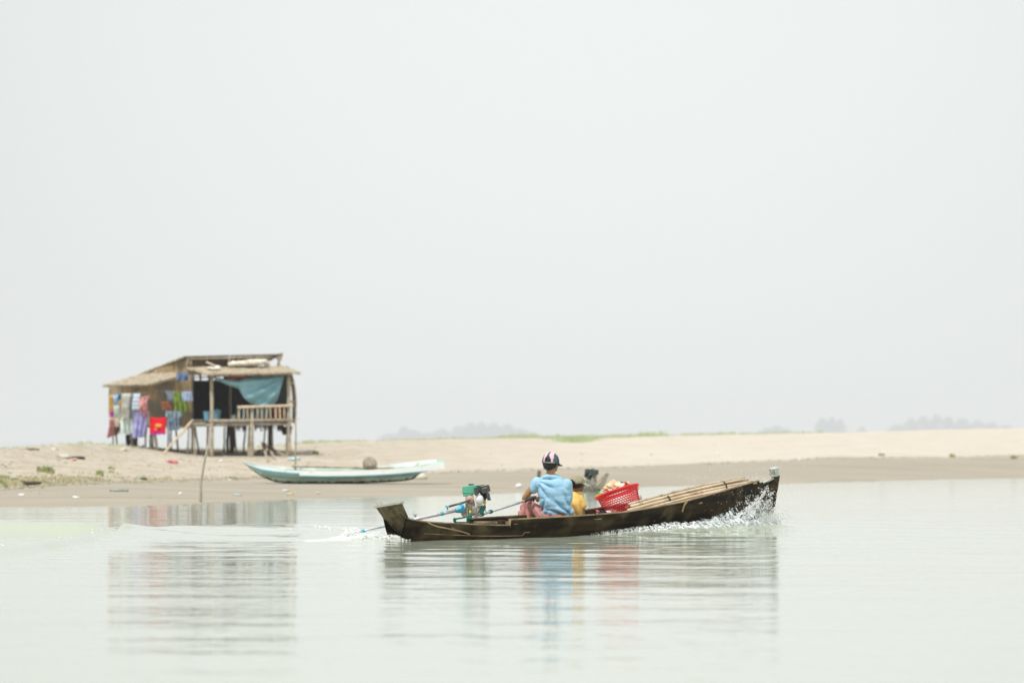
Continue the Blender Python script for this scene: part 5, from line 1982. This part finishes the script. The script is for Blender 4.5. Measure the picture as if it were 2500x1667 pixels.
def sheet(i, j):
    u_ = 5.2 + 1.35 * i
    h_ = float(np.interp(u_, [5.2, 5.8, 6.3, 6.8, 7.25], [.12, .20, .26, .36, .24]))
    nzz = mn.noise(Vector((u_ * 3, j * 2, 4)))
    return BW(u_, bw(min(u_, 7.25)) * .9 + .03 + .30 * j + .03 * nzz, .04 + h_ * (1 - j) ** .6 * (1 + .5 * nzz))


mb.grid(sheet, 80, 16)
tag(mb.build('bow_wave', msheet, None, loc=tuple(BW(6.2, .3, 0)), smooth=True), 'thin torn sheet of water curling off the bow', 'water', None, 'stuff')
mb = MB()
for _ in range(5200):                                   # foam band along the near side of the hull
    u_ = 7.6 - 4.6 * random.random() ** 1.15
    st_ = float(np.interp(u_, [3.0, 4.2, 5.2, 6.2, 7.6], [.25, .75, 1, 1, .8]))
    if random.random() > st_:
        continue
    b_ = float(np.interp(u_, [0, .6, 1.5, 2.7, 4.2, 5.4, 6.3, 6.9, 7.3], [.2, .26, .32, .36, .34, .28, .18, .10, .02]))
    v_ = b_ + .02 + abs(random.gauss(0, .11 + .06 * st_))
    hh = float(np.interp(u_, [2.5, 3.4, 4.6, 5.8, 7.0, 7.6], [.0, .07, .15, .16, .14, .05])) * math.exp(-((v_ - b_ - .05) / .17) ** 2)
    z_ = hh * random.random() ** .6 + .012
    r_ = random.uniform(.004, .013) * st_
    drop(mb, BW(u_, v_, z_), r_, Vector((-1, -.2, .5)), random.uniform(1.2, 3.2))
fm = mb.build('foam', mspray, None, loc=tuple(BW(5, .3, 0)), fix=False)
tag(fm, 'white foam running along the near side of the hull', 'foam', None, 'stuff')
mb = MB()
for _ in range(5200):                                   # churned water behind the stern
    u_ = -.10 - 1.5 * random.random() ** 1.4
    v_ = random.gauss(-.12 * -u_, .10)
    z_ = (.10 * math.exp(-((u_ + .62) / .42) ** 2) * math.exp(-((v_ + .08) / .24) ** 2) + .02) * random.random() ** .6
    z_ *= .75 + .6 * mn.noise(Vector((u_ * 7, v_ * 7, 1)))
    q = BW(u_, v_, z_)
    if CX + F * q.x / q.y > 1002 or mn.noise(Vector((u_ * 9, v_ * 9, z_ * 14))) < -.12:
        continue
    drop(mb, BW(u_, v_, z_ + .008), random.uniform(.002, .0085) * (1 if u_ > -1 else .6), Vector((-1, 0, random.uniform(-.2, .6))), random.uniform(1, 2.6))
for _ in range(2300):
    u_, v_ = random.gauss(-.34, .26), random.gauss(-.76, .14)
    z_ = (.05 * math.exp(-((u_ + .28) / .30) ** 2 - ((v_ + .76) / .26) ** 2) + .11 * math.exp(-((u_ + .20) / .13) ** 2 - ((v_ + .80) / .15) ** 2)) * random.random() ** .6
    if mn.noise(Vector((u_ * 9, v_ * 9, z_ * 14))) < -.15:
        continue
    drop(mb, BW(u_, v_, z_ + .006), random.uniform(.002, .009), Vector((-1, -.3, random.uniform(-.2, .6))), random.uniform(1, 2.6))
fm = mb.build('foam', mspray, None, loc=tuple(BW(-.5, 0, 0)), fix=False)
tag(fm, 'white churned foam around the propeller behind the stern', 'foam', None, 'stuff')
mb = MB()
for cx_, cy_, sx_, n_ in ((226, 1314, 7, 60), (132, 1325, 8, 34), (94, 1331, 5, 30), (60, 1333, 10, 26), (148, 1323, 4, 10), (190, 1320, 20, 26), (5, 1333, 12, 14), (860, 1304, 34, 240), (800, 1302, 30, 90)):
    for _ in range(n_):
        x, y = pl(random.gauss(cx_, sx_), cy_ + random.gauss(0, 1.3))
        iz = np.argmin(np.abs(xs - x)); jz = np.argmin(np.abs(ys - y))
        if random.random() < .55: continue
        drop(mb, Vector((x, y, Z[iz, jz] + random.uniform(0, .02))), random.uniform(.003, .009), Vector((1, 0, 0)), random.uniform(1, 2.5))
fm = mb.build('foam', mspray, None, loc=(-5, 50, 0), fix=False)
tag(fm, 'scattered foam specks on the wake waves at the left', 'foam', None, 'stuff')

# ------------------------------------------------------------------ beached pale boat
maq = mat('faded_aqua_paint', (.30, .47, .42), (.48, .62, .55), rough=.6, nscale=2.5, stretch=(.6, 1, 2), bump=.2, detail=8, c3=(.38, .38, .30), n3=2.2, lo3=.55, hi3=.7)
malg = mat('algae_bottom', (.035, .05, .03), (.10, .12, .075), rough=.9, nscale=5, bump=.4)
mwh = mat('white_boat_paint', (.80, .86, .83), (.86, .89, .87), rough=.45, nscale=3, c3=(.52, .56, .50), n3=5, lo3=.62, hi3=.72)
mst = mat('blue_stripe_paint', (.05, .36, .50), (.10, .44, .56), rough=.5, nscale=4)
gD = G(800, 1180.5).y
STN = [(593, 1126.5, 1128, 1126), (600, 1129.5, 1134, 1127.5), (610, 1133, 1143, 1129.5), (625, 1136.5, 1154, 1132), (641, 1139.5, 1164, 1134.5), (657, 1142, 1171, 1137), (672, 1144, 1176.5, 1139),
       (700, 1147, 1179.5, 1141), (731, 1149, 1181, 1142.5), (800, 1150.5, 1181.2, 1143), (868, 1149.5, 1180.4, 1142), (920, 1147.5, 1178.4, 1139), (955, 1145.5, 1176.5, 1136),
       (990, 1142.7, 1173.5, 1132.5), (1008, 1141, 1170, 1130.5), (1029, 1139, 1153.5, 1128), (1050, 1136.7, 1147, 1125.5), (1084, 1133, 1137.5, 1124)]
b2 = thing('beached_boat', 'pale aqua and white wooden boat with blue stripe pulled up on the wet sand', 'boat', tuple(W(820, 1178, gD)))


def bb(px):
    i = np.interp
    P_ = [q[0] for q in STN]
    hb = float(i(px, [593, 620, 680, 760, 960, 1030, 1085], [.02, .16, .34, .42, .40, .30, .22]))
    return float(i(px, P_, [q[1] for q in STN])), float(i(px, P_, [q[2] for q in STN])), float(i(px, P_, [q[3] for q in STN])), hb


def bsec(px, inset=0.0, n_=10):
    yg, yk, yf, hb = bb(px)
    k_ = W(px, yk, gD)
    out = []
    zg1, zg2 = W(px, yg, gD - hb).z, W(px, yf, gD + hb).z
    zk = k_.z + inset
    X0 = (px - CX) / F * gD
    for i_ in range(-n_, n_ + 1):
        s = i_ / n_
        a_ = abs(s)
        zt = zg1 if s < 0 else zg2
        out.append(Vector((X0, gD + math.copysign(max(.003, hb - inset) * (a_ ** .55), s) if i_ else gD, zk + (zt - zk) * a_ ** 2.3)))
    return out


pxs = np.unique(np.concatenate([np.linspace(593, 1084, 70), [q[0] for q in STN]]))
mb = MB()
A_ = [bsec(p_) for p_ in pxs]; I_ = [bsec(p_, .03) for p_ in pxs]
n2 = 21
vs = [p for r in A_ for p in r] + [p for r in I_ for p in r]
o2 = len(pxs) * n2
fs = []
mis = []
for i in range(len(pxs) - 1):
    for k in range(n2 - 1):
        a_ = i * n2 + k
        fs.append((a_, a_ + n2, a_ + n2 + 1, a_ + 1))
        fs.append((a_ + o2, a_ + 1 + o2, a_ + n2 + 1 + o2, a_ + n2 + o2))
        mis += [1 if 5 + (1 if mn.noise(Vector((pxs[i] * .07, 1, 1))) > 0 else 0) <= k < 14 else 0, 0]
    for k in (0, n2 - 1):
        a_ = i * n2 + k
        fs.append((a_, a_ + n2, a_ + n2 + o2, a_ + o2)); mis.append(0)
fs.append(tuple((len(pxs) - 1) * n2 + k for k in range(n2))); mis.append(0)
mb.add(vs, fs)
mb.mi = mis
mb.build('hull', [maq, malg], b2)


def strip(px0, px1, top, bot, side, m, name, push):
    """painted plank following the sheer, standing slightly proud of the hull"""
    mb = MB()
    pv_ = None
    for px in np.linspace(px0, px1, 50):
        yg, yk, yf, hb = bb(px)
        e_ = min(1, (px - 590) / 50)
        y0_ = yg if side < 0 else yf
        D_ = gD + side * hb
        X0 = (px - CX) / F * gD
        zt = W(px, y0_, D_).z - top * e_ * .0107
        zb = W(px, y0_, D_).z - bot * e_ * .0107
        ring = [Vector((X0, D_ + side * push, zb)), Vector((X0, D_ + side * push, zt)), Vector((X0, D_ - side * .05, zt)), Vector((X0, D_ - side * .05, zb))]
        if pv_:
            mb.add(pv_ + ring, [(0, 4, 5, 1), (1, 5, 6, 2), (2, 6, 7, 3), (3, 7, 4, 0)])
        pv_ = ring
    return mb.build(name, m, b2)


strip(594, 735, -1.0, 5.5, -1, mwh, 'gunwale', .015)
strip(733, 1086, -1.5, 11, -1, mwh, 'gunwale', .035)
strip(612, 736, 5.5, 9, -1, mst, 'stripe', .012)
strip(733, 1045, 11, 13.4, -1, mst, 'stripe', .03)
strip(594, 950, -1, 4, 1, mwh, 'gunwale', .015)
strip(948, 1066, -4, 7, 1, mwh, 'gunwale', .05)
strip(640, 1020, 19, 19.8, -1, malg, 'plank_seam', .012)
for p_ in (690, 760, 845, 930, 1000):
    yg, yk, yf, hb = bb(p_)
    mb = MB()
    X0 = (p_ - CX) / F * gD
    mb.box((X0, gD, W(p_, (yg + yf) / 2 + 6, gD).z), (.16, 2 * hb - .04, .03))
    mb.build('thwart', mwh, b2)
mb = MB()
mb.stick(W(713, 1137.5, gD + .1), W(962, 1143, gD + .1), .035, .028, 8, bend=.02, knots=.06)
tag(mb.build('bamboo_pole', M['pole'], None, loc=tuple(W(840, 1141, gD + .1)), smooth=True), 'long weathered pole lying lengthwise on top of the beached boat', 'pole')
mb = MB()
mb.stick(W(721, 1148, gD + .15), W(722, 1022, gD + .15), .028, .016, 8, bend=.04, seg=9, knots=.06)
mb.tube([W(722, 1025, gD + .15), W(731, 1021, gD + .15)], .008, 5)
tag(mb.build('mooring_pole', M['pole'], None, loc=tuple(W(721, 1148, gD + .15)), smooth=True), 'thin upright pole standing in the beached boat beside the hut corner', 'pole')
ct = thing('fish_trap', 'round woven fish trap resting on the beached boat', 'trap', tuple(W(903, 1148, gD + .1)))
tc_ = W(903, 1132, gD + .1)
mb = MB()
for k in range(16):
    an_ = math.pi * k / 16
    pts = [tc_ + Vector((.185 * math.cos(an_) * math.sin(t), .185 * math.sin(an_) * math.sin(t), .185 * math.cos(t))) for t in np.linspace(0, 2 * math.pi, 25)]
    mb.tube(pts, .005, 4)
for k in range(1, 12):
    z_ = -.185 + .37 * k / 12
    r_ = math.sqrt(.185 ** 2 - z_ ** 2)
    mb.tube([tc_ + Vector((r_ * math.cos(t), r_ * math.sin(t), z_)) for t in np.linspace(0, 2 * math.pi, 25)], .005, 4)
mb.build('woven_frame', M['pole'], ct, fix=False)
mb = MB(); mb.ell(tc_ + Vector((0, 0, -.03)), (.12, .12, .11), jit=.5); mb.build('contents', mat('pinkish_cloth', (.62, .42, .36), (.7, .55, .48), nscale=12, bump=.4), ct, smooth=True)
lump(1026, 1170, 36, 17, (.66, .62, .48), 'sack', 'plump cream sack on the sand under the stern of the beached boat', 'sack', jit=.25)

# ------------------------------------------------------------------ small dark boat at the water edge behind the passengers
b3 = thing('small_boat', 'small dark boat with a motor moored at the water edge behind the passengers', 'boat', tuple(W(1400, 1200, 95)))
SB = [(1316, 1172, 1178, 103, .03), (1330, 1178, 1189, 102, .10), (1355, 1184, 1196, 100.4, .15), (1385, 1187, 1200, 98.5, .18), (1415, 1188, 1202, 96.6, .19), (1440, 1187, 1203, 95, .18), (1455, 1184, 1202.5, 94, .15), (1463, 1180, 1199, 93.6, .10)]
mb = MB()
secs = []
for k, (px, yg, yk, D, hb) in enumerate(SB):
    c_ = W(px, yk, D); zt = W(px, yg, D).z
    row = []
    for ins in (0, .025):
        for i_ in range(-6, 7):
            s = i_ / 6
            a_ = abs(s)
            r_ = math.copysign(max(.004, hb - ins) * a_ ** .6, s) if i_ else 0
            row.append(Vector((c_.x + r_ * .72, D + r_ * .35, c_.z + ins + (zt - c_.z - ins) * a_ ** 2.2)))
    secs.append(row)
vs = [p for r in secs for p in r]
fs = []
for i in range(len(SB) - 1):
    for k in range(12):
        a_ = i * 26 + k
        fs.append((a_, a_ + 26, a_ + 27, a_ + 1)); fs.append((a_ + 13, a_ + 14, a_ + 40, a_ + 39))
    for k in (0, 12):
        a_ = i * 26 + k
        fs.append((a_, a_ + 26, a_ + 39, a_ + 13))
fs.append(tuple((len(SB) - 1) * 26 + k for k in range(13)))
mb.add(vs, fs)
mb.build('hull', mat('grey_brown_hull', (.14, .14, .115), (.34, .30, .25), rough=.8, nscale=5, stretch=(.5, .5, 4), bump=.3), b3)
mb = MB()
mb.prism([W(1456, 1188, 93.4), W(1456, 1180, 93.4), W(1480, 1154, 93.0), W(1484, 1155, 93.0), W(1466, 1195, 93.4)], (.05, .25, 0))
mb.build('transom', mat('pinkish_wood', (.40, .33, .27), (.52, .44, .37), nscale=9), b3)
mb = MB()
mb.box(W(1316, 1158, 103), (.10, .10, .22), Matrix.Rotation(R(6), 3, 'Y'))
mb.build('bow_post', M['pole_dark'], b3, bevel=.01)
for px in (1400, 1432, 1450):
    mb = MB(); mb.box(W(px, 1189, 95.5), (.34, .12, .03), Matrix.Rotation(R(15), 3, 'Z')); mb.build('thwart', mat('pale_thwart', (.42, .34, .29)), b3)
# its motor: a copy of the engine block parts
m2 = motor.copy()
COL.objects.link(m2)
m2['label'] = 'dark green motor on the small moored boat behind the olive cap'
m2['category'] = 'motor'
m2.location = tuple(W(1455, 1192, 94.5))
m2.rotation_euler = (0, 0, R(158))
mdk = mat('oily_green', (.015, .045, .035), (.06, .10, .085), rough=.5, nscale=12)
for ch in list(motor.children):
    if ch.name.split('.')[0] in ('shaft_housing', 'tiller', 'exhaust_pipe', 'propeller', 'flange', 'throttle_cable', 'swivel_pin', 'tiller_socket'):
        continue
    c_ = ch.copy()
    COL.objects.link(c_)
    c_.parent = m2
    if ch.name.split('.')[0] in ('fuel_tank', 'cylinder', 'valve_cover'):
        c_.data = ch.data.copy()
        c_.data.materials[0] = mdk
    for g_ in ch.children:
        d_ = g_.copy()
        COL.objects.link(d_)
        d_.parent = c_
        if g_.name.startswith('tank_seam'):
            d_.data = g_.data.copy(); d_.data.materials[0] = mdk
for o in bpy.data.objects:
    if '_org' in o:
        del o['_org']
print('objects', len(bpy.data.objects))
